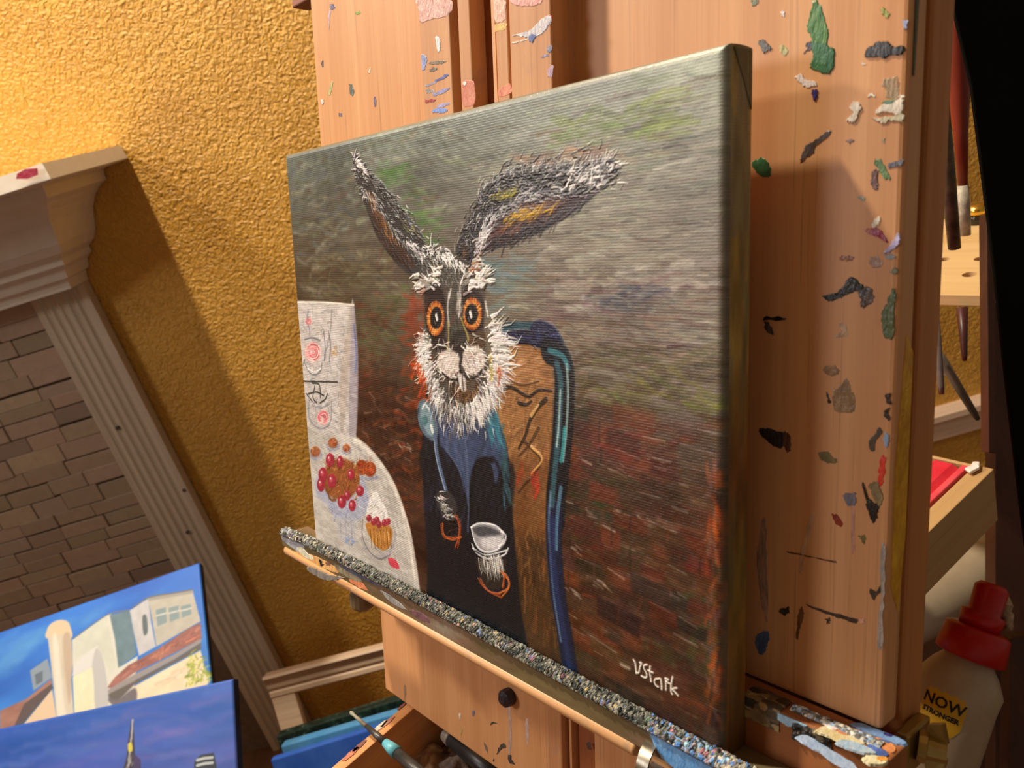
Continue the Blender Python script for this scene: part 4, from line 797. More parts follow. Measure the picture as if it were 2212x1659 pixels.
# metal clip round the rod, bolts, knob, wing nut
b = MB(); ca, cb = EASEL.at(1402, 1640, .012)
ring = [Vector((ca+.002*math.sin(t*1.3), -.010+.0085*math.cos(t), .0105+.0085*math.sin(t))) for t in np.linspace(-.5, 4.2, 16)]
b.strip([[p+Vector((.003, 0, 0)), p+Vector((-.003, .0005, 0))] for p in ring]); b.strip([[p+Vector((.003, .0003, .0008)), p+Vector((-.003, .0006, .0008))] for p in ring]); b.build('rod_clip', M_METAL, ez, smooth=True)
a, c = EASEL.at(772, 1297, .0); b = MB(); b.lathe((a, c+.006, -.004), (a, c-.007, -.004), ((0, .006), (.15, .0085), (.8, .0085), (1, .006)), 16); b.build('tray_knob', m_mottle('grey_brown_knob', (104, 86, 60), (140, 120, 88), 60, .5), ez)
a, c = EASEL.at(1103, 1503, CL); b = MB(); b.lathe((a, c, CL-.002), (a, c, CL+.008), ((0, .0055), (.5, .006), (.8, .0055), (1, .003)), 12); b.build('bolt', m_mottle('blue_black_bolt', (40, 36, 48), (66, 58, 70), 90, .4), ez)
MB().box(.4086, .4140, .004, .022, -.056, -.036).build('nut_plate', M_BRASS, ez, .0012)
b = MB(); b.lathe((.4140, .0150, -.044), (.4230, .0140, -.048), ((0, .0058), (.3, .0064), (.35, .0046), (1, .0042)), 14); b.build('wing_nut_hub', M_BRASS, ez)
for sx in (-1, 1):
    b = MB(); b.prism([(.415, .0150+sx*.003, -.046), (.418, .0150+sx*.011, -.043), (.422, .0150+sx*.012, -.045), (.423, .0140+sx*.003, -.048)], (.0008, .0002, -.002)); b.build('wing', M_BRASS, ez, .0005)
b = MB(); b.prism([(.4085, .0065, -.030), (.4100, .0010, -.026), (.4220, -.0030, -.034), (.4215, .0010, -.038)], (0, .0016, .0008)); b.build('wood_shim', M_PALE, ez, .0004)
# open drawer under the box
zD = (EZM @ Vector((*EASEL.at(884, 1520, CL), CL))).z-.004
p0 = on_z(880, 1517, zD); p1 = on_z(715, 1659, zD); d = (p1-p0).normalized(); side = Vector((-d.y, d.x, 0))
if side.dot(EASEL.u) < 0: side = -side
DR = Frame(p0-d*.022, side, Vector((0, 0, 1)))                      # right = across the drawer, out = towards the easel (-d)
zsgn = 1 if DR.n.dot(d) > 0 else -1
dr = thing('pullout_box', 'open wooden pull-out box with paint-stained rim, below the easel tray', 'drawer', DR.m())
wS = .0105
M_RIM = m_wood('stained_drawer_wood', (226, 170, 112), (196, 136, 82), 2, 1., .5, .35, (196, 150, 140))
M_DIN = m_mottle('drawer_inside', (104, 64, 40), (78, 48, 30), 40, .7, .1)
zz = sorted((0, zsgn*.42))
MB().box(0, wS, -.055, 0, zz[0], zz[1]).build('side', M_RIM, dr, .0008)
MB().box(.29, .29+wS, -.055, 0, zz[0], zz[1]).build('side', M_RIM, dr, .0008)
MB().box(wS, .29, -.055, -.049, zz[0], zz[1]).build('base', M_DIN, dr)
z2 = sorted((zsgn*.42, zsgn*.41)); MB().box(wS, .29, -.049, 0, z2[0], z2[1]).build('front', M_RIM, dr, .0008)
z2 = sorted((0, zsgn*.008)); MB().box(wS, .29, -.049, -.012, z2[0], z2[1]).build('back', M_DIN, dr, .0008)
q = DR.m().inverted() @ on_z(885, 1555, zD-.03)
for (x, y, s) in ((885, 1552, .010), (950, 1576, .012)):
    q = DR.m().inverted() @ on_z(x, y, zD-.047)
    b = MB(); b.prism([q+Vector((s*rx, 0, s*rz)) for rx, rz in ((-.5, -1), (.2, -1.1), (.6, -.2), (.4, .9), (-.3, 1.1), (-.7, .1))], (0, -.001, 0)); b.build('paint_spot', m_mottle('navy_spot', (26, 24, 34), (40, 38, 48), 90, .5), dr)
for (x, y, s, c) in ((820, 1572, .007, (232, 214, 196)), (777, 1612, .006, (130, 76, 70)), (758, 1630, .007, (206, 120, 96)), (838, 1560, .006, (206, 150, 130)), (868, 1527, .004, (150, 80, 76))):
    q = DR.m().inverted() @ on_z(x, y, zD)
    b = MB(); b.prism([q+Vector((s*rx*.55, .0002, s*rz)) for rx, rz in ((-.5, -1), (.2, -1.1), (.6, -.2), (.4, .9), (-.3, 1.1), (-.7, .1))], (0, .0004, 0)); b.build('paint_spot', m_mottle('rim_spot', c, tuple(x*.8 for x in c), 200, .5), dr)
# ---------------------------------------------------------------- paint daubs on the boards: thin raised skins of dried paint
def blob(pts, c, h, n=3):
    p = np.array([list(q)[:2] for q in epx(pts, c)]); p = smooth(p, 6, True); cx = p.mean(0); b = MB(); rg = np.random.default_rng(len(p)+int(abs(p[0, 0])*1e5)); p = p+rg.normal(0, 1, p.shape)*.00022+(value_noise(rg, len(p), 2, 5, 1, 2)-.5)*.0011
    r0 = [b.b.verts.new((x, y, c)) for x, y in p]
    r1 = [b.b.verts.new((*(np.array((x, y))*.93+cx*.07), c+h*.45)) for x, y in p]
    top = b.b.verts.new((*cx, c+h*.5)); n = len(r0)
    for i in range(n):
        b.b.faces.new((r0[i], r0[(i+1) % n], r1[(i+1) % n], r1[i])); b.b.faces.new((r1[i], r1[(i+1) % n], top))
    return b
_pm = {}
def m_paint(c, c2=None, gloss=.3):
    k = (c, c2)
    if k not in _pm: _pm[k] = m_mottle('dried_paint', c, c2 or tuple(min(255, x*1.25+8) for x in c), 160, gloss, .5, 500, .0012, .5, (1.6, .6, 1))
    return _pm[k]
def daubs(sf, parent, c, items):
    for pts, col, h, *r in items:
        tag(blob([sf(q) for q in pts] if sf else pts, c, h).build('paint_daub', m_paint(col, r[0] if r else None), parent))
def S(x0, y0, s): return lambda q: (q[0]/s+x0, q[1]/s+y0)
c2, c3, c4 = S(1550, 0, 3.342), S(1550, 400, 3.318), S(1550, 850, 3.016)
GREEN, BLACK, CREAM, GREY = (44, 104, 62), (30, 30, 34), (226, 214, 190), (110, 108, 110)
daubs(c2, rb, CB, [
    ([(690, 8), (730, 30), (765, 130), (795, 235), (800, 290), (770, 345), (700, 340), (680, 270), (660, 240), (655, 180), (675, 80)], (92, 138, 60), .0006, (58, 118, 62)),
    ([(690, 300), (790, 320), (838, 345), (848, 400), (836, 495), (790, 528), (705, 515), (676, 480), (686, 390)], GREEN, .0009, (70, 128, 84)),
    ([(635, 320), (680, 300), (690, 350), (650, 375), (632, 380), (655, 345)], (64, 62, 72), .0004),
    ([(1060, 382), (1110, 330), (1170, 300), (1235, 303), (1275, 340), (1330, 335), (1350, 362), (1320, 395), (1250, 390), (1208, 418), (1120, 402), (1075, 408)], BLACK, .0014, (62, 62, 66)),
    ([(960, 770), (985, 738), (1020, 742), (1046, 782), (1020, 800), (1012, 835), (985, 878), (950, 884), (940, 865), (985, 828), (990, 790)], CREAM, .0012, (250, 244, 230)),
    ([(1150, 810), (1200, 748), (1260, 725), (1345, 708), (1338, 800), (1300, 830), (1220, 812)], CREAM, .0012, (252, 246, 232)),
    ([(1120, 850), (1210, 838), (1300, 836), (1336, 810), (1338, 880), (1250, 868), (1180, 888)], (196, 188, 140), .0010, (240, 234, 212)),
    ([(1085, 690), (1110, 678), (1138, 690), (1110, 696)], CREAM, .0005), ([(1300, 690), (1345, 684), (1344, 694)], CREAM, .0004),
    ([(1195, 590), (1240, 570), (1305, 566), (1312, 690), (1270, 722), (1215, 718), (1215, 640)], (150, 138, 104), .0002, (168, 132, 96)),
    ([(1200, 745), (1260, 728), (1290, 740), (1230, 768)], (70, 110, 84), .0012),
    ([(800, 942), (822, 950), (760, 1002), (706, 1042), (684, 1112), (640, 1140), (604, 1180), (598, 1150), (622, 1080), (652, 1042), (722, 1000)], (74, 66, 66), .0005),
    ([(255, 1160), (345, 1148), (382, 1258), (330, 1278), (268, 1232)], (48, 96, 60), .0006),
    ([(1135, 1148), (1178, 1160), (1222, 1218), (1250, 1295), (1212, 1292), (1160, 1230)], (92, 124, 76), .0005),
    ([(1240, 1182), (1335, 1138), (1336, 1190), (1250, 1216)], (98, 100, 112), .0006),
    ([(1118, 1232), (1145, 1236), (1160, 1300), (1148, 1362), (1118, 1366), (1108, 1300)], (92, 62, 54), .0006),
    ([(565, 562), (600, 545), (640, 572), (712, 590), (708, 622), (640, 628), (605, 590)], (222, 206, 202), .0006, (244, 234, 230)),
    ([(690, 650), (708, 640), (720, 670), (708, 730), (690, 706)], (52, 42, 104), .0008), ([(445, 345), (475, 325), (505, 385), (470, 402)], (150, 148, 98), .0003),
    ([(300, 300), (340, 300), (400, 352), (330, 384), (312, 340)], (82, 80, 76), .0008), ([(1180, 60), (1210, 64), (1250, 110), (1210, 134), (1184, 100)], (140, 148, 66), .0005),
    ([(245, 0), (290, -8), (285, 22), (258, 42)], (110, 118, 96), .0004), ([(455, 85), (480, 76), (486, 120), (462, 124)], (222, 210, 214), .0004),
    ([(1335, 150), (1366, 140), (1364, 205), (1340, 190)], (150, 160, 196), .0005), ([(930, 1020), (960, 1002), (985, 1020), (950, 1044)], (130, 100, 92), .0003),
    ([(1035, 455), (1075, 462), (1050, 470)], (220, 200, 186), .0003), ([(1190, 1005), (1212, 1000), (1206, 1030), (1188, 1034)], (120, 124, 96), .0003)])
daubs(c3, rb, CB, [
    ([(1100, 320), (1140, 312), (1182, 345), (1216, 392), (1212, 412), (1150, 378), (1105, 352)], (132, 30, 62), .0007), ([(1060, 322), (1105, 318), (1110, 350), (1075, 346)], (150, 84, 60), .0003),
    ([(1105, 300), (1120, 260), (1150, 222), (1172, 244), (1150, 278), (1130, 296)], (216, 196, 178), .0006),
    ([(1188, 492), (1222, 452), (1262, 400), (1292, 350), (1312, 352), (1312, 400), (1284, 444), (1240, 470)], (166, 156, 214), .0010, (210, 204, 238)),
    ([(748, 796), (820, 800), (880, 745), (925, 690), (962, 666), (1012, 690), (1050, 720), (1030, 755), (960, 775), (890, 800), (830, 828), (785, 826)], (30, 28, 24), .0006),
    ([(1010, 768), (1050, 722), (1110, 740), (1128, 790), (1112, 842), (1060, 882), (1035, 870), (1030, 810)], (72, 62, 58), .0003, (110, 84, 66)),
    ([(1262, 742), (1276, 800), (1268, 1000), (1262, 1090), (1236, 1112), (1186, 1070), (1170, 1010), (1178, 920), (1222, 830)], (84, 112, 76), .0007, (104, 110, 66)),
    ([(322, 962), (400, 946), (492, 962), (420, 970)], (30, 24, 24), .0004), ([(334, 980), (368, 984), (408, 1062), (382, 1068), (345, 1030)], (62, 52, 48), .0003),
    ([(840, 1620), (838, 1500), (880, 1430), (915, 1380), (948, 1420), (960, 1480), (984, 1510), (978, 1622)], (140, 112, 80), .0002), ([(755, 1330), (800, 1290), (880, 1330), (810, 1370)], (132, 100, 68), .0002),
    ([(778, 1488), (792, 1500), (812, 1556), (796, 1560)], (30, 26, 26), .0004), ([(880, 1000), (905, 985), (938, 1050), (920, 1084), (830, 1092), (910, 1062)], (176, 146, 116), .0003),
    ([(1200, 1520), (1222, 1490), (1244, 1500), (1240, 1570), (1215, 1556)], (44, 36, 32), .0008), ([(1205, 1610), (1230, 1600), (1228, 1680), (1208, 1660)], (40, 34, 32), .0008),
    ([(880, 515), (930, 500), (985, 515), (960, 545), (895, 535)], (150, 96, 62), .0002), ([(1090, 530), (1140, 510), (1180, 560), (1130, 590)], (142, 112, 96), .0002),
    ([(1010, 85), (1050, 80), (1056, 112), (1025, 115)], (130, 140, 124), .0003), ([(1196, 500), (1240, 490), (1280, 520), (1240, 528)], (120, 124, 124), .0005), ([(1230, 620), (1280, 590), (1284, 625)], (92, 96, 70), .0005)])
daubs(c4, rb, CB, [
    ([(270, 230), (308, 224), (380, 246), (430, 262), (428, 330), (404, 362), (340, 325), (282, 266)], (40, 36, 34), .0006), ([(430, 262), (475, 260), (472, 372), (436, 366)], (96, 58, 44), .0002),
    ([(650, 386), (712, 380), (768, 420), (778, 446), (730, 458), (682, 430)], (112, 100, 66), .0004), ([(825, 655), (894, 646), (902, 700), (880, 735), (832, 716)], (104, 102, 112), .0005),
    ([(1066, 420), (1092, 400), (1096, 520), (1072, 600), (1040, 592), (1048, 520)], (190, 56, 40), .0004), ([(1092, 262), (1110, 268), (1104, 350), (1082, 326)], (150, 180, 220), .0006),
    ([(985, 370), (1000, 300), (1050, 230), (1072, 250), (1040, 290), (1010, 350), (1020, 372)], (74, 68, 60), .0006), ([(945, 580), (972, 640), (990, 690), (1048, 730), (1036, 790), (1012, 842), (978, 750), (955, 650)], (34, 32, 30), .0010),
    ([(985, 600), (1030, 570), (1060, 620), (1080, 690), (1060, 740), (1020, 680)], (112, 96, 70), .0007, (170, 150, 110)),
    ([(600, 800), (628, 786), (606, 900), (572, 1040), (548, 1165), (534, 1160), (546, 1020)], (176, 140, 110), .0003), ([(300, 800), (318, 960), (328, 1200), (324, 1480), (300, 1440), (272, 1300), (258, 1060), (268, 960)], (150, 116, 96), .0002),
    ([(570, 1372), (720, 1422), (800, 1436), (905, 1470), (900, 1490), (820, 1466), (725, 1440)], (60, 50, 42), .0005), ([(450, 1026), (600, 1062), (765, 1090), (750, 1096), (580, 1068)], (92, 58, 36), .0003),
    ([(398, 1412), (462, 1388), (468, 1425), (432, 1446)], (44, 42, 40), .0005), ([(246, 1590), (300, 1545), (340, 1556), (330, 1640), (300, 1700), (262, 1690)], (72, 90, 122), .0005),
    ([(540, 1400), (552, 1396), (560, 1460), (545, 1540), (516, 1610), (520, 1500)], (100, 66, 40), .0003), ([(738, 800), (775, 790), (815, 850), (790, 862)], (120, 44, 30), .0003), ([(870, 745), (890, 760), (900, 1000), (880, 1040), (872, 900)], (176, 130, 112), .0002),
    ([(1066, 1000), (1088, 990), (1092, 1240), (1076, 1420), (1068, 1640), (1046, 1640), (1058, 1420), (1064, 1200)], (150, 140, 134), .0006), ([(985, 1275), (1040, 1290), (1078, 1235), (1078, 1290), (1030, 1320), (1010, 1345)], (66, 58, 48), .0006),
    ([(925, 1470), (945, 1464), (958, 1488), (930, 1490)], (206, 150, 130), .0006), ([(930, 936), (958, 930), (962, 970), (942, 968)], (96, 90, 50), .0003), ([(705, 1470), (728, 1460), (730, 1495), (712, 1500)], (66, 52, 40), .0004)])
g1 = S(600, 0, 3.16)
daubs(g1, lb, CB, [([(490, 578), (508, 574), (522, 620), (510, 656), (494, 640)], (84, 92, 82), .0004), ([(355, 30), (375, 26), (395, 48), (362, 66)], (88, 88, 120), .0004), ([(300, 418), (312, 418), (312, 455), (302, 452)], (62, 60, 66), .0004),
    ([(530, 84), (556, 78), (562, 92), (536, 94)], (120, 150, 60), .0004), ([(655, 672), (668, 668), (674, 728), (662, 722)], (92, 82, 120), .0003), ([(340, 640), (368, 560), (376, 570), (360, 650)], (160, 160, 104), .0003),
    ([(300, 680), (316, 684), (312, 712), (298, 708)], (232, 226, 220), .0006), ([(415, 776), (440, 774), (436, 796), (420, 792)], (92, 84, 100), .0004), ([(345, 100), (358, 60), (364, 70), (352, 195), (346, 190)], (166, 146, 160), .0002), ([(620, 490), (632, 462), (638, 470), (628, 496)], (244, 222, 200), .0003)])
for i, items in ((0, [([(955, -4), (1172, -4), (1168, 95), (1060, 130), (1000, 150), (968, 140), (958, 60)], (214, 150, 140), .0004, (238, 206, 196)), ([(978, 370), (1012, 385), (1022, 410), (1005, 470), (985, 474)], (128, 142, 186), .0003),
        ([(1078, 260), (1102, 258), (1110, 340), (1092, 356)], (206, 222, 232), .0004), ([(1075, 545), (1150, 508), (1162, 520), (1090, 560)], (84, 92, 150), .0004), ([(1030, 430), (1100, 412), (1150, 418), (1080, 440)], (110, 100, 84), .0003), ([(1040, 470), (1085, 460), (1080, 484), (1040, 488)], (100, 92, 80), .0003),
        ([(1060, 640), (1160, 596), (1166, 610), (1080, 656)], (128, 128, 172), .0003), ([(1010, 688), (1070, 680), (1072, 690), (1014, 704)], (150, 40, 50), .0004), ([(1055, 752), (1110, 738), (1160, 742), (1150, 768), (1070, 772)], (104, 134, 200), .0004), ([(1010, 610), (1060, 614), (1070, 628), (1020, 632)], (140, 130, 130), .0002), ([(1090, 722), (1170, 706), (1165, 718), (1100, 736)], (140, 140, 186), .0003), ([(1010, 580), (1080, 556), (1076, 566), (1016, 596)], (140, 136, 160), .0002)]),
        (1, [([(1258, 575), (1335, 560), (1345, 700), (1272, 722)], (206, 112, 92), .0002, (222, 150, 122)), ([(1262, 572), (1290, 560), (1284, 580)], (242, 226, 206), .0005)]),
        (2, [([(1476, -4), (1554, -4), (1556, 120), (1520, 150), (1486, 150)], (220, 164, 146), .0003), ([(1484, 170), (1556, 156), (1556, 205), (1490, 216)], (214, 164, 90), .0002), ([(1508, 610), (1586, 570), (1590, 640), (1510, 660)], (210, 122, 96), .0002)]),
        (3, [([(1584, -6), (1796, -6), (1770, 30), (1700, 46), (1630, 40)], (224, 148, 138), .0004, (238, 186, 178)), ([(1592, 250), (1660, 226), (1720, 205), (1800, 140), (1862, 96), (1868, 150), (1800, 232), (1730, 262), (1690, 250)], (232, 226, 222), .0005, (198, 196, 214)), ([(1716, 238), (1760, 234), (1756, 262), (1736, 286), (1720, 270)], (84, 104, 160), .0006),
        ([(1600, 288), (1700, 268), (1690, 278), (1610, 298)], (226, 210, 196), .0003), ([(1800, 130), (1866, 100), (1868, 116), (1810, 146)], (206, 80, 70), .0003), ([(1835, 320), (1872, 310), (1872, 350), (1848, 356)], (120, 122, 150), .0003), ([(1800, 384), (1850, 372), (1846, 388), (1806, 396)], (120, 122, 160), .0002), ([(1840, 480), (1880, 440), (1880, 520), (1850, 530)], (166, 140, 160), .0002)])):
    daubs(g1, sl[i], CM-(.0008 if i in (1, 2) else 0), items)
lpl = [o for o in ez.children if o.name.startswith('lower_panel')]
g2 = S(1000, 1250, 3.687); g3 = S(700, 1480, 5.267)
daubs(g3, lpl[0], CL, [([(1890, 450), (1920, 415), (1978, 438), (1930, 432)], (60, 62, 48), .0004), ([(1820, 650), (1850, 690), (1868, 775), (1835, 730)], (110, 96, 84), .0003), ([(1965, 790), (1985, 720), (2040, 660), (2078, 715), (2040, 700), (1995, 750)], (66, 62, 54), .0004),
    ([(1690, 290), (1716, 290), (1706, 345), (1690, 340)], (96, 96, 124), .0003), ([(1530, 320), (1556, 330), (1552, 390), (1536, 380)], (222, 196, 176), .0003), ([(2085, 200), (2105, 210), (2130, 480), (2128, 760), (2100, 760), (2110, 480)], (176, 152, 140), .0002),
    ([(2090, 800), (2130, 790), (2136, 850), (2170, 900), (2110, 880)], (60, 58, 60), .0005), ([(1925, 845), (1938, 840), (1934, 866), (1924, 862)], (72, 60, 52), .0003), ([(905, 20), (930, 10), (930, 120), (912, 190)], (150, 120, 84), .0003), ([(1560, 490), (1576, 500), (1568, 575), (1556, 570)], (170, 150, 84), .0002)])
daubs(g2, lpl[0], CL, [([(500, 1130), (520, 1120), (526, 1260), (512, 1340), (502, 1260)], (190, 168, 160), .0002)])
daubs(g2, lpl[1], CL, [([(985, 1310), (1015, 1300), (1022, 1350), (1005, 1365), (988, 1340)], (78, 66, 60), .0004)])
# tray face: end smears and the big pale blue one
F_T = .0105
g4 = S(500, 1080, 2.865)
daubs(g4, to, F_T, [([(306, 180), (345, 190), (420, 235), (450, 290), (430, 330), (385, 300), (340, 268), (316, 250)], (150, 156, 170), .0004, (196, 200, 206)), ([(400, 300), (436, 290), (470, 330), (505, 350), (500, 372), (450, 352)], (206, 202, 180), .0005),
    ([(340, 322), (400, 340), (500, 396), (640, 450), (660, 440), (620, 400), (500, 340), (400, 318)], (220, 158, 100), .0003), ([(545, 368), (562, 376), (560, 402), (578, 402), (556, 408), (548, 390)], (20, 20, 20), .0007), ([(585, 385), (615, 380), (612, 405), (590, 405)], (120, 84, 70), .0005),
    ([(640, 400), (700, 420), (790, 470), (800, 520), (700, 470), (650, 430)], (130, 122, 100), .0003), ([(730, 490), (800, 505), (845, 560), (800, 545), (745, 515)], (206, 122, 84), .0003), ([(660, 420), (720, 400), (840, 480), (930, 540), (850, 505)], (70, 80, 104), .0003), ([(920, 560), (1000, 600), (1090, 680), (1000, 640)], (140, 140, 140), .0003), ([(1100, 680), (1180, 700), (1230, 760), (1150, 730)], (104, 72, 80), .0003)])
daubs(g2, to, F_T, [([(1482, 1225), (1520, 1195), (1600, 1200), (1720, 1270), (1860, 1370), (1990, 1470), (2020, 1540), (1800, 1560), (1640, 1480), (1540, 1360)], (92, 156, 222), .0005, (120, 172, 226)), ([(1650, 1240), (1760, 1300), (1900, 1400), (1860, 1420), (1720, 1330)], (128, 140, 160), .0007)])
# grey dried blob under the rod
daubs(g4, to, .0142, [([(468, 430), (486, 410), (540, 430), (600, 462), (665, 470), (700, 480), (660, 492), (600, 498), (540, 472)], (120, 114, 104), .0022, (164, 158, 148))])
# ---------------------------------------------------------------- crust of dried paint along the ledge
def crust(name, a0, a1, nx, ny, prof, n, palette, seed, hs=1., rr=(.0003, .0014), tint=None, long=(.7, 1.7), flat=.55, sag=None):
    rng = np.random.default_rng(seed); xs = np.linspace(a0, a1, nx); s = np.linspace(0, 1, ny)
    pr = np.array(prof, float); L = np.r_[0, np.cumsum(np.linalg.norm(np.diff(pr[:, :2], axis=0), axis=1))]; tot = L[-1]; L = L/tot
    pv = np.interp(s, L, pr[:, 0]); pc = np.interp(s, L, pr[:, 1]); nv = np.interp(s, L, pr[:, 2]); nc = np.interp(s, L, pr[:, 3]); am = np.interp(s, L, pr[:, 4])
    big = value_noise(rng, ny, nx, 5, int((a1-a0)/.003)+2, 3)*.0012; H = big*.6; C = np.tile(np.array(palette[0], float), (ny, nx, 1)); dx = xs[1]-xs[0]; ds = tot/(ny-1)
    for _ in range(n):
        i, j = rng.integers(nx), rng.integers(ny); r = rr[0]+(rr[1]-rr[0])*rng.random()**2.2; ex = rng.uniform(*long); k = rng.uniform(.5, 1.)
        wi, wj = int(r*ex/dx)+2, int(r/ds)+2; I = slice(max(0, i-wi), min(nx, i+wi+1)); J = slice(max(0, j-wj), min(ny, j+wj+1))
        q = 1-((np.arange(I.start, I.stop)[None]-i)*dx/(r*ex))**2-((np.arange(J.start, J.stop)[:, None]-j)*ds/r)**2
        h = np.clip(q, 0, flat)*r*k*1.5+big[J, I]; m = (h > H[J, I]) & (q > 0); H[J, I] = np.where(m, h, H[J, I])
        pal = palette
        if tint is not None:
            for (t0, t1, p2) in tint:
                if t0 < xs[i] < t1 and rng.random() < .33: pal = p2
        c = np.array(pal[rng.integers(len(pal))], float)*rng.uniform(.75, 1.2); C[J, I] = np.where(m[..., None], c, C[J, I])
    H = (H+rng.random(H.shape)*.00022)*am[:, None]*hs
    co = np.empty((ny, nx, 3)); co[..., 0] = xs[None]; co[..., 1] = pv[:, None]+nv[:, None]*H+(0 if sag is None else np.interp(xs, *sag)[None]); co[..., 2] = pc[:, None]+nc[:, None]*H
    o = grid_mesh(name, co, ny, nx, M_CRUST, ez, False); paint_attr(o.data, np.clip(C, 0, 255)); o['kind'] = 'stuff'; return o
M_CRUST = m_attr('crusted_paint', .38, 0, .5, 900)
PAL = [(70, 76, 68), (92, 98, 90), (112, 116, 106), (46, 54, 50), (140, 140, 126), (176, 172, 156), (76, 76, 66), (34, 40, 38), (98, 98, 84), (60, 68, 60)]
ACC = [(150, 96, 110), (176, 150, 96), (110, 130, 176), (196, 150, 130), (90, 116, 96)]
crust('paint_crust', -.034, .4175, 1500, 44, ((.0048, .0106, 0, 1, .1), (.0062, .0106, .3, 1, .7), (.0074, .0096, .7, .7, 1.), (.0082, .0084, 1, .2, 1.), (.0090, .0068, 1, 0, 1.), (.0088, .0054, 1, -.1, .5), (.0045, .0052, .1, -.1, .1)), 80000, PAL*4+[(30, 34, 32), (44, 46, 42)]*4+ACC, 3, 1.25,
      tint=((-.04, .02, [(226, 222, 206), (214, 208, 190), (150, 160, 180), (110, 104, 96)]), (.325, .385, [(96, 156, 222), (84, 140, 210), (150, 190, 230), (120, 104, 112), (150, 132, 140)]), (.36, .42, [(206, 200, 180), (180, 172, 150), (150, 150, 150)])), flat=.9, sag=((-.034, .0, .10, .19, .33, .42), (-.0034, -.0012, 0, .0002, -.0012, -.0014)))
# paint on the step right of the picture
IV = EASEL.m().inverted()
def on_step(x, y, bq=.0246):
    e = IV @ EYE; d = IV.to_3x3() @ ray(x, y); q = e+d*((bq-e.y)/d.y); return q
def step_daub(pts, col, h, c2=None):
    rg = np.random.default_rng(int(sum(pts[0]))); p = smooth(np.array([(q.x, q.z) for q in (on_step(*S(1380, 1540, 3.687)(t)) for t in pts)]), 5, True); p = p+rg.normal(0, .00018, p.shape); b = MB()
    lo = [b.b.verts.new((x, .0243, z)) for x, z in p]; c = p.mean(0); up = [b.b.verts.new((*(np.array((x,))*.94+c[0]*.06), .0246+h, z*.94+c[1]*.06)) for x, z in p]
    for i in range(len(lo)): b.b.faces.new((lo[i], lo[(i+1) % len(lo)], up[(i+1) % len(lo)], up[i]))
    b.b.faces.new(up); b.build('paint_daub', m_paint(col, c2), step)
for a in (([(1250, 200), (1330, 180), (1500, 280), (1700, 400), (1760, 470), (1640, 450), (1440, 320)], (150, 176, 210), .0004, (178, 198, 224)), ([(1390, 150), (1480, 110), (1560, 140), (1760, 200), (1800, 260), (1640, 250), (1500, 190)], (214, 196, 140), .0005, (232, 222, 186)),
        ([(1480, 110), (1540, 100), (1590, 130), (1560, 150)], (232, 206, 206), .0009), ([(1560, 140), (1640, 120), (1760, 150), (1800, 180), (1700, 190), (1600, 175)], (214, 122, 90), .0006, (226, 160, 96)),
        ([(1670, 95), (1760, 85), (1930, 150), (2060, 200), (2140, 245), (2080, 262), (1930, 210), (1780, 150)], (112, 152, 206), .0005, (140, 176, 220)), ([(1560, 235), (1680, 225), (1800, 270), (1900, 330), (1800, 330), (1660, 290)], (150, 186, 216), .0006, (196, 212, 222)),
        ([(1840, 240), (1900, 200), (2040, 270), (2030, 330), (1940, 300)], (206, 132, 84), .0005), ([(1820, 270), (1870, 255), (1960, 300), (1990, 345), (1920, 350)], (70, 96, 160), .0005), ([(1770, 185), (1830, 175), (1850, 215), (1800, 245)], (120, 128, 140), .0012),
        ([(1780, 370), (1850, 345), (1980, 380), (1960, 420), (1840, 420)], (206, 196, 160), .0008), ([(1890, 370), (1960, 365), (1980, 395), (1920, 400)], (206, 142, 60), .0010), ([(1960, 170), (2020, 190), (2010, 200), (1950, 185)], (60, 52, 120), .0008), ([(1920, 215), (2000, 240), (1990, 250), (1925, 232)], (64, 92, 140), .0006)):
    step_daub(*a)
crust('step_paint', .376, .412, 240, 30, ((.0245, -.0212, 1, 0, .2), (.0247, -.0200, 1, 0, 1), (.0247, -.0185, 1, 0, 1), (.0247, -.0170, 1, 0, .9), (.0246, -.0160, 1, 0, .2)), 1100, [(206, 200, 182), (150, 148, 136), (226, 222, 208), (96, 96, 92), (150, 176, 204)], 8, .8, (.0004, .0012), flat=.8)
crust('step_paint', .3800, .3960, 90, 26, ((.0240, -.0140, .6, .6, .3), (.0230, -.0121, .3, 1, 1), (.0190, -.0118, 0, 1, .9), (.0160, -.0118, 0, 1, .2)), 120, [(60, 60, 56), (96, 92, 80), (130, 120, 96), (40, 40, 42)], 9, .9, (.0006, .0018), flat=.8)
tag(MB().prism([(.3735, .0244, -.0119), (.3735, .0215, -.0119), (.378, .0205, -.0119), (.383, .0225, -.0119), (.386, .0244, -.0119)], (0, 0, .0006)).build('paint_daub', m_paint((150, 184, 222)), step))
crust('step_paint', .3565, .374, 120, 44, ((.0245, -.0230, 1, 0, .2), (.0247, -.020, 1, 0, 1), (.0247, -.016, 1, 0, 1), (.0245, -.0124, 1, .4, .8), (.016, -.0118, 0, 1, .4)), 200, [(176, 150, 104), (150, 126, 86), (120, 104, 80), (70, 62, 52)], 9, .35, (.0006, .0024), long=(.8, 3.), flat=.4)
# stains on the side face
tag(MB().prism([(.40755, .082, -.030), (.40755, .07, -.0365), (.40755, .10, -.0398), (.40755, .168, -.0396), (.40755, .175, -.034), (.40755, .13, -.0297)], (.0003, 0, 0)).build('paint_stain', m_paint((214, 156, 40)), rb))
tag(MB().prism([(.40755, .262, -.0300), (.40755, .262, -.0312), (.40755, .290, -.0325), (.40755, .330, -.0318), (.40755, .345, -.0300)], (.0004, 0, 0)).build('paint_stain', m_paint((52, 62, 36)), rb))
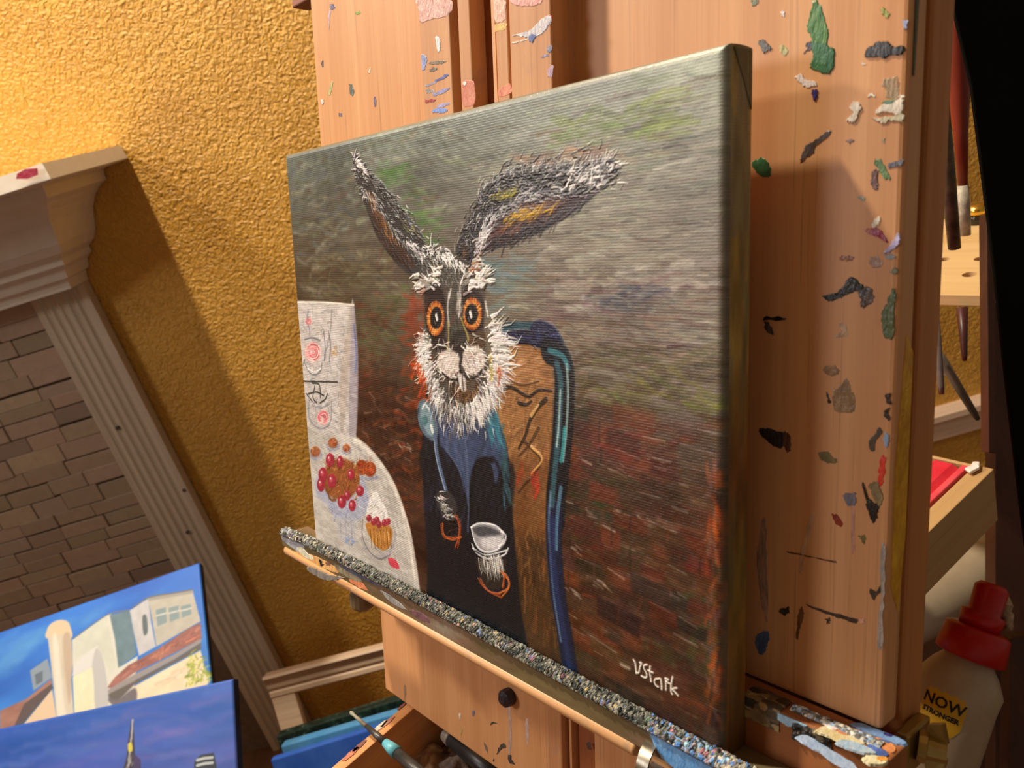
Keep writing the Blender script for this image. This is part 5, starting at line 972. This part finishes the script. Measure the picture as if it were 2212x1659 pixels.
# ---------------------------------------------------------------- the hare picture on the easel
CW, CH, CT = .3556, .2794, .0160
hp = thing('hare_painting', 'canvas of an orange-eyed hare in a blue coat, standing on the easel tray', 'painting', EASEL.m())
def hare_at(pts): return np.array([EASEL.at(*q) for q in np.asarray(pts, float).reshape(-1, 2)])*1000
NX, NY = 900, 1000
P = Painter(CW*1000, CH*1000, NX, NY, hare_at, 7); paint_hare(P)
X, Y = np.meshgrid(P.xs/1000, P.ys/1000); r = .0038
e = np.maximum(np.clip(r-np.minimum(X, CW-X), 0, r), np.clip(r-np.minimum(Y, CH-Y), 0, r))
zz = -(r-np.sqrt(np.clip(r*r-e*e, 0, 1)))*.8+P.z/1000*1.1
# canvas bellies out a touch where it wraps the stretcher
rim = np.array([92, 88, 66.])*(.8+.4*value_noise(P.rng, NY, NX, 8, 8, 3))[..., None]
P.c[:] = 255*(P.c/255)**1.12
k = np.clip((e/r-.45)/.4, 0, 1)[..., None]; col = P.c*(1-k)+(.5*P.c+.5*rim)*k
M_HARE = m_attr('hare_oil_paint', .31, .00118, .42, wstr=.34)
g = grid_mesh('painted_face', np.c_[X.ravel(), Y.ravel(), zz.ravel()], NY, NX, M_HARE, hp); paint_attr(g.data, col, 1.36)
# wrapped sides: pigment carried round the edge
def side(name, pts, nrm, cols, n=240, m=14):
    (p0, p1) = pts; t = np.linspace(0, 1, n); c = np.linspace(-r*.78, -CT, m); co = np.empty((m, n, 3))
    bul = np.sin(np.linspace(0, 1, m)*np.pi)*.0004
    co[..., 0] = (p0[0]+(p1[0]-p0[0])*t)[None]+nrm[0]*bul[:, None]; co[..., 1] = (p0[1]+(p1[1]-p0[1])*t)[None]+nrm[1]*bul[:, None]; co[..., 2] = c[:, None]
    rng = np.random.default_rng(5); nz = value_noise(rng, m, n, 3, 14, 3)[..., None]; n2 = value_noise(rng, m, n, 2, 5, 2)[..., None]
    cc = np.array([[np.interp(x, [q[0] for q in cols], [q[1][k] for q in cols]) for k in range(3)] for x in t])[None]*(.95+.7*nz)
    cc = np.where(n2 > .58, cc*np.array([1.15, 1.05, .8]), cc)
    o = grid_mesh(name, co, m, n, M_HARE, hp); paint_attr(o.data, np.clip(cc, 0, 255), .95); return o
dk = [(0, (84, 58, 34)), (.12, (96, 74, 44)), (.3, (84, 80, 48)), (.42, (96, 66, 40)), (.6, (112, 106, 74)), (.8, (108, 104, 80)), (1, (92, 92, 76))]
side('wrapped_side', ((CW-.0001, .0), (CW-.0001, CH)), (1, 0), dk)
side('wrapped_side', ((.0001, CH), (.0001, 0)), (-1, 0), [(0, (84, 92, 96)), (1, (150, 148, 142))])
side('wrapped_side', ((CW, CH-.0001), (0, CH-.0001)), (0, 1), [(0, (100, 102, 86)), (1, (96, 104, 96))])
MB().box(.0006, CW-.0006, .0004, CH-.0006, -CT, -r).build('stretcher', m_wood('stretcher_pine', (206, 172, 124), (184, 148, 100), 0), hp)
# folded canvas corner
MB().prism([(CW-.0002, CH-.022, -CT+.0005), (CW-.0002, CH-.001, -.004), (CW-.0002, CH-.0004, -CT+.0005)], (.0008, 0, 0)).build('corner_fold', m_mottle('fold_paint', (92, 90, 72), (110, 106, 84), 120, .6), hp, .0003)
# ---------------------------------------------------------------- things beyond the easel's right edge
UH = Vector((.63900, -.76921, 0)); BH = Vector((.76921, .63900, 0))
# perforated brush holder plank, level, edge parallel to the easel
p = deep(2080, 637, .75); HF = Frame(p, UH, BH)
hold = thing('brush_holder', 'pale pierced plank brush holder right of the easel edge', 'brush holder', HF.m())
M_PLANK = m_wood('pale_pine_plank', (226, 194, 142), (206, 168, 112), 0, .6)
inv = HF.m().inverted()
def onp(x, y): return inv @ on_z(x, y, HF.o.z)
hl = [(onp(x, y), r) for x, y, r in ((2094, 593, .0066), (2118, 559, .0060), (2040, 560, .0056))]
# plank with real holes: a grid of quads with round openings
def plank_with_holes(x0, x1, y0, y1, th, holes):
    b = MB(); b.box(x0, x1, y0, y1, -th, 0); o = b.build('plank', M_PLANK, hold, .001)
    for c, r in holes:
        k = MB(); k.lathe((c.x, c.y, -th*1.5), (c.x, c.y, .01), ((0, r), (1, r)), 20); ko = k.build('hole_cutter', None)
        ko.matrix_world = HF.m()
        md = o.modifiers.new('hole', 'BOOLEAN'); md.object = ko; md.operation = 'DIFFERENCE'; md.solver = 'EXACT'
        bpy.context.view_layer.update(); dg = bpy.context.evaluated_depsgraph_get(); me = bpy.data.meshes.new_from_object(o.evaluated_get(dg)); o.modifiers.clear(); o.data = me
        bpy.data.objects.remove(ko)
    return o
plank_with_holes(-.20, .024, 0, .222, .0115, hl)
# brushes through the holder: up and below
def brush(label, top, bot, prof, mats, t0, t1, group='brushes right of the easel'):
    a, b_ = deep(*top, t0), deep(*bot, t1); o = thing('paintbrush', label, 'paintbrush', Matrix.Translation(b_), group)
    for nm, (s0, s1, pr), m in zip(('handle', 'ferrule', 'tip'), prof, mats):
        k = MB(); k.lathe((a-b_)*s0, (a-b_)*s1, pr, 18); k.build(nm, m, o, smooth=True)
    return o
M_RED = m_mottle('red_lacquer_wood', (150, 62, 40), (120, 46, 30), 30, .4, .1, stretch=(1, 1, .2)); M_WHITEW = m_mottle('scuffed_white', (206, 196, 176), (150, 138, 118), 120, .5, .2)
M_DARKG = m_mottle('dark_grey_green_wood', (58, 56, 48), (120, 110, 90), 60, .5, .2); M_MAROON = m_mottle('maroon_lacquer', (84, 44, 40), (66, 32, 32), 40, .35, .1); M_BLK = m_mottle('black_grip', (24, 22, 20), (38, 34, 30), 60, .5)
brush('fat red-brown brush handle with scuffed white end, standing in the holder', (2062, -20), (2085, 508), ((.22, .97, ((0, .0042), (.3, .0062), (.62, .0105), (.85, .0085), (1, .0060))), (0., .22, ((0, .0049), (.5, .0053), (1, .0048))), (.965, 1.06, ((0, .0064), (1, .0064)))), (M_RED, M_WHITEW, M_BLK), .70, .765)
brush('dark grey wooden brush handle left of the red one, standing in the holder', (2020, 60), (2062, 536), ((.0, .9, ((0, .0054), (.4, .0060), (1, .0056))),), (M_DARKG,), .66, .735)
def spike(label, a, b_, t0, t1, r0, r1, m):
    p0, p1 = deep(*a, t0), deep(*b_, t1); o = thing('paintbrush', label, 'paintbrush', Matrix.Translation(p1), 'brush ends hanging below the plank')
    k = MB(); k.lathe(p0-p1, (0, 0, 0), ((0, r0), (.9, r1), (1, r1*.7)), 14); k.build('handle', m, o, smooth=True)
spike('maroon tapered brush end hanging straight below the pierced plank', (2078, 664), (2084, 780), .752, .752, .0050, .0025, M_MAROON)
spike('slim grey brush end hanging at the easel edge below the plank', (2019, 660), (2034, 852), .752, .752, .0036, .0030, m_mottle('grey_purple_wood', (92, 80, 78), (116, 102, 96), 60, .4))
spike('grey brush handle slanting down right beneath the plank', (2030, 770), (2112, 905), .80, .84, .0050, .0035, m_mottle('grey_brown_wood', (84, 72, 60), (104, 90, 74), 60, .4))
# small brass-topped jar behind the brushes
jp = on_z(2114, 480, HF.o.z); o = thing('jar', 'small dark jar with a brass rim behind the brushes', 'jar', Matrix.Translation(jp))
k = MB(); k.lathe((0, 0, 0), (0, 0, .010), ((0, .012), (.9, .012), (1, .010)), 18); k.build('body', m_mottle('dark_glass', (40, 34, 24), (56, 46, 30), 40, .15), o, smooth=True)
k = MB(); k.lathe((0, 0, .010), (0, 0, .020), ((0, .011), (.5, .012), (1, .010)), 18); k.build('rim', m_mottle('bright_brass', (226, 180, 70), (240, 200, 96), 40, .2, 0, metal=.9), o, smooth=True)
# post and dark side of the supply cabinet
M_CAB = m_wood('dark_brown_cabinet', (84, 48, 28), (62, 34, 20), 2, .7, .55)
def face_box(name, pts, t, th, m, parent, M):
    """box between sight points at depth t (upright face towards the room)"""
    inv = M.inverted(); q = [inv @ deep(x, y, t) for x, y in pts]; d = inv.to_3x3() @ (Vector(ROT[2])*th); b = MB(); b.prism(q, d); return b.build(name, m, parent, .0008)
MC0 = Matrix.Translation(deep(2160, 1250, .80)); cab = thing('supply_cabinet', 'dark brown wooden supply cabinet at the right behind the easel', 'cabinet', MC0)
face_box('post', [(2131, 460), (2150, 460), (2153, 980), (2136, 978)], .70, .012, M_CAB, cab, MC0)  # dark cabinet wood puts the post's shade into its colour
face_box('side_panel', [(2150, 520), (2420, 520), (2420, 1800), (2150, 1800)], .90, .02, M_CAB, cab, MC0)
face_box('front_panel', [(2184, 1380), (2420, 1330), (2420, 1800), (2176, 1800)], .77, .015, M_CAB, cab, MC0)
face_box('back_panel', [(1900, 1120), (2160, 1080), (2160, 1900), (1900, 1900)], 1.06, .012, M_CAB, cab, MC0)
face_box('shelf', [(1900, 1960), (2170, 1940), (2170, 2000), (1900, 2020)], .60, .40, M_CAB, cab, MC0)
# box wall carrying the red tray
zB = EYE.z-.45; A, B = on_z(2003, 1153, zB), on_z(2152, 1008, zB); d = (B-A).normalized(); n = Vector((-d.y, d.x, 0)); A = A-d*.10; B = B-d*.004
BXF = Frame(A, d, n); bx = thing('supply_box', 'open tan wooden box holding a red plastic tray, right of the easel', 'box', BXF.m()); L = (B-A).length
M_TAN = m_wood('tan_box_wood', (206, 170, 120), (186, 148, 98), 0, .6)
MB().box(0, L, 0, .016, -.055, 0).build('side', M_TAN, bx, .0008)
MB().box(L-.004, L, .016, .30, -.055, .0).build('end', M_TAN, bx, .0008)
MB().box(0, L-.004, .016, .30, -.055, -.047).build('base', M_TAN, bx)
MB().box(0, L, .284, .30, -.047, .0).build('side', M_TAN, bx, .0008)
rt = thing('red_tray', 'ribbed red plastic paint tray lying in the tan box', 'tray', BXF.m())
b = MB(); prof = []
for i in range(17): prof.append((.018+i*.0155, -.004+(.004 if i % 4 in (1, 2) else -.006)))
b.strip([[(x, y, z) for y, z in prof] for x in (.012, .05, .10, .15, L-.0065)]); b.strip([[(x, y, z-.004) for y, z in prof] for x in (.012, .05, .10, .15, L-.0065)])
b.build('ribbed_floor', m_mottle('red_plastic', (206, 36, 52), (226, 60, 74), 20, .3, 0), rt)
MB().box(.012, L-.0065, .018, .024, -.024, .002).build('lip', m_mottle('pink_red_plastic', (222, 70, 84), (236, 96, 104), 40, .3, 0), rt, .001)
qq = BXF.m().inverted() @ on_z(2106, 1010, zB+.002); b = MB(); b.prism([qq+Vector((x, y, .000)) for x, y in ((-.012, -.002), (-.002, -.005), (.007, -.001), (.005, .004), (-.001, .003), (-.008, .005))], (0, 0, .003)); b.build('paint_drip', m_paint((240, 214, 206)), rt, .001)
# glue bottle
def bottle(label, base, top, t0, t1, R, mats, writing=False):
    p0, p1 = deep(*base, t0), deep(*top, t1); ax = (p1-p0).normalized(); eye = (EYE-p0).normalized(); x = ax.cross(eye).normalized(); y = ax; z = x.cross(y)
    M = Matrix.Identity(4)
    for i in range(3): M[i][0], M[i][1], M[i][2], M[i][3] = x[i], y[i], z[i], p0[i]
    H = (p1-p0).length; o = thing('glue_bottle', label, 'bottle', M, 'glue bottles in the cabinet')
    k = MB(); k.lathe((0, 0, 0), (0, H*.68, 0), ((0, R*.9), (.02, R), (.70, R), (.80, R*1.04), (.83, R*.98), (.90, R*.82), (.96, R*.62), (1, R*.60)), 28); k.build('body', mats[0], o, smooth=True)
    k = MB(); k.lathe((0, H*.665, 0), (0, H*.80, 0), ((0, R*.80), (.05, R*.86), (.9, R*.80), (1, R*.62)), 28); k.build('cap_collar', mats[1], o, smooth=True)
    k = MB(); k.lathe((0, H*.80, 0), (0, H, 0), ((0, R*.50), (.32, R*.54), (.36, R*.40), (.9, R*.42), (1, R*.30)), 24); k.build('cap_tip', mats[1], o, smooth=True)
    return o, H, R
M_WB = m_mottle('white_plastic', (172, 156, 130), (184, 168, 142), 30, .35, 0); M_RC = m_mottle('red_cap', (176, 18, 16), (190, 26, 20), 30, .35, 0)
bo, H, R = bottle('white glue bottle with red twist cap and yellow NOW label behind the wing nut', (1990, 1730), (2146, 1262), .72, .72, .033, (M_WB, M_RC))
# yellow label bent round the bottle
def on_bottle(xx, yy, dr): a = xx/R; return Vector((R*math.sin(a)*(1+dr), yy, R*math.cos(a)*(1+dr)))
li = bo.matrix_world.inverted(); lc = li @ deep(2026, 1537, .69)
th0 = math.atan2(lc.x, abs(lc.z)+1e-6); ly = lc.y
k = MB(); rows = []
hw, hh = .0180, .0185
for j in range(13):
    tj = -1+2*j/12; w_ = hw*(1-.30*max(0, abs(tj)-.55)/.45); rows.append([on_bottle(R*th0+w_*(-1+2*i/16), ly+hh*tj, .012) for i in range(17)])
k.strip(rows); k.build('label', m_mottle('yellow_label', (206, 160, 20), (214, 170, 30), 40, .5, 0), bo, smooth=True)
def words(body, size, cx, cy, nm):
    cu = bpy.data.curves.new(nm, 'FONT'); cu.body = body; cu.size = size; cu.align_x = 'CENTER'; cu.align_y = 'CENTER'; cu.offset = .00025; cu.extrude = .0002; cu.resolution_u = 2
    t = bpy.data.objects.new(nm, cu); sc.collection.objects.link(t); bpy.context.view_layer.update()
    me = bpy.data.meshes.new_from_object(t.evaluated_get(bpy.context.evaluated_depsgraph_get())); bpy.data.objects.remove(t)
    for v in me.vertices: v.co = on_bottle(R*th0+cx+v.co.x, ly+cy+v.co.y, .022+v.co.z*8)
    me.materials.clear(); me.materials.append(m_mottle('black_print', (22, 20, 18), (30, 28, 24), 30, .6, 0)); o = bpy.data.objects.new(nm, me); sc.collection.objects.link(o); o.parent = bo
words('NOW', .0130, .000, .0062, 'lettering'); words('STRONGER', .0058, .000, -.0036, 'lettering')
q = li @ deep(2178, 1320, .72); k = MB(); k.lathe(q+Vector((-.006, .012, 0)), q+Vector((.004, -.016, 0)), ((0, .003), (.3, .006), (.45, .004), (.55, .006), (1, .004)), 10); k.build('dried_glue', m_mottle('dried_glue', (206, 186, 150), (120, 96, 70), 120, .5), bo, smooth=True)
bottle('unlabelled white bottle lying behind the yellow-labelled glue bottle', (1890, 1340), (2330, 1130), .985, .985, .046, (M_WB, M_RC))
# black panel in front of the cabinet
bp = face_box('black_panel', [(2040, -150), (2056, 0), (2098, 180), (2130, 434), (2151, 608), (2171, 800), (2198, 1032), (2225, 1250), (2520, 1250), (2520, -150)], .50, .003, m_mottle('matte_black', (10, 9, 7), (14, 12, 9), 30, .9, 0, spec=.1), None, Matrix.Identity(4))
tag(bp, 'large matte black panel with a slanting edge, filling the right edge', 'panel')
# ---------------------------------------------------------------- things lying in the drawer
def dpt(x, y, h): return on_z(x, y, zD+h)
p0, p1 = dpt(757, 1538, .012), dpt(905, 1668, .002)
br = thing('paintbrush', 'fine brush with teal band resting across the open drawer rim', 'paintbrush', Matrix.Translation(p0)); ax = p1-p0
for nm, s0, s1, pr, m in (('hairs', .0, .26, ((0, .0009), (.08, .0017), (.2, .0012), (1, .0017)), m_mottle('pale_bristle', (176, 172, 150), (140, 136, 120), 200, .5)), ('ferrule', .25, .54, ((0, .0017), (.45, .0023), (.5, .0027), (1, .0026)), m_mottle('dark_ferrule', (58, 56, 56), (84, 80, 78), 90, .35, .1, metal=.4)),
        ('teal_band', .535, .70, ((0, .0031), (.5, .0043), (1, .0048)), m_mottle('teal_paint', (84, 170, 190), (110, 190, 206), 60, .35, .1)), ('handle', .695, 1.6, ((0, .0040), (.3, .0048), (1, .0044)), m_mottle('black_handle', (34, 34, 34), (60, 58, 56), 60, .35, .1))):
    k = MB(); k.lathe(ax*s0, ax*s1, pr, 16); k.build(nm, m, br, smooth=True)
p0, p1 = dpt(966, 1588, -.022), dpt(1062, 1668, -.022); tb = thing('marker_pen', 'black pen with grey end lying in the drawer along the panel', 'pen', Matrix.Translation(p0)); ax = p1-p0
k = MB(); k.lathe(ax*.12, ax*1.4, ((0, .0062), (1, .0068)), 18); k.build('barrel', m_mottle('black_plastic', (30, 32, 36), (40, 42, 46), 30, .4, 0), tb, smooth=True)
k = MB(); k.lathe(ax*-.02, ax*.13, ((0, .0056), (.8, .0064), (1, .0062)), 18); k.build('end_cap', m_mottle('grey_plastic', (130, 120, 112), (150, 140, 130), 30, .4, 0), tb, smooth=True)
def rag(label, x, y, h, s, cols, seed):
    rng = np.random.default_rng(seed); c = dpt(x, y, h); n = 26; t = np.linspace(-1, 1, n); X, Y = np.meshgrid(t, t); Z_ = value_noise(rng, n, n, 4, 4, 3)*1.3-(X*X+Y*Y)*.35
    wob = 1+.25*(value_noise(rng, n, n, 3, 3, 2)-.5)
    co = np.stack([c.x+X*s*wob, c.y+Y*s*wob, c.z+Z_*s*.55-.01], -1); g = grid_mesh('paint_rag', co, n, n, m_mottle('rag_cloth', *cols, 90, .8, .4, 500), None); return tag(g, label, 'rag', 'rags in the drawer')
rag('crumpled cream paint rag in the drawer, nearest the brush handle', 920, 1650, -.034, .022, ((206, 184, 150), (150, 120, 92)), 3)
rag('crumpled grey-brown stained rag beside the black pen in the drawer', 985, 1632, -.036, .022, ((136, 112, 96), (92, 80, 74)), 6)
p0 = dpt(1030, 1652, -.026); cp = thing('copper_tube', 'small copper-orange tube end in the drawer corner', 'tube', Matrix.Translation(p0)); k = MB(); k.lathe((0, 0, 0), (dpt(1050, 1672, -.026)-p0)*1.6, ((0, .004), (.1, .0055), (1, .006)), 14); k.build('body', m_mottle('copper', (226, 130, 84), (196, 100, 60), 40, .3, 0, metal=.6), cp, smooth=True)
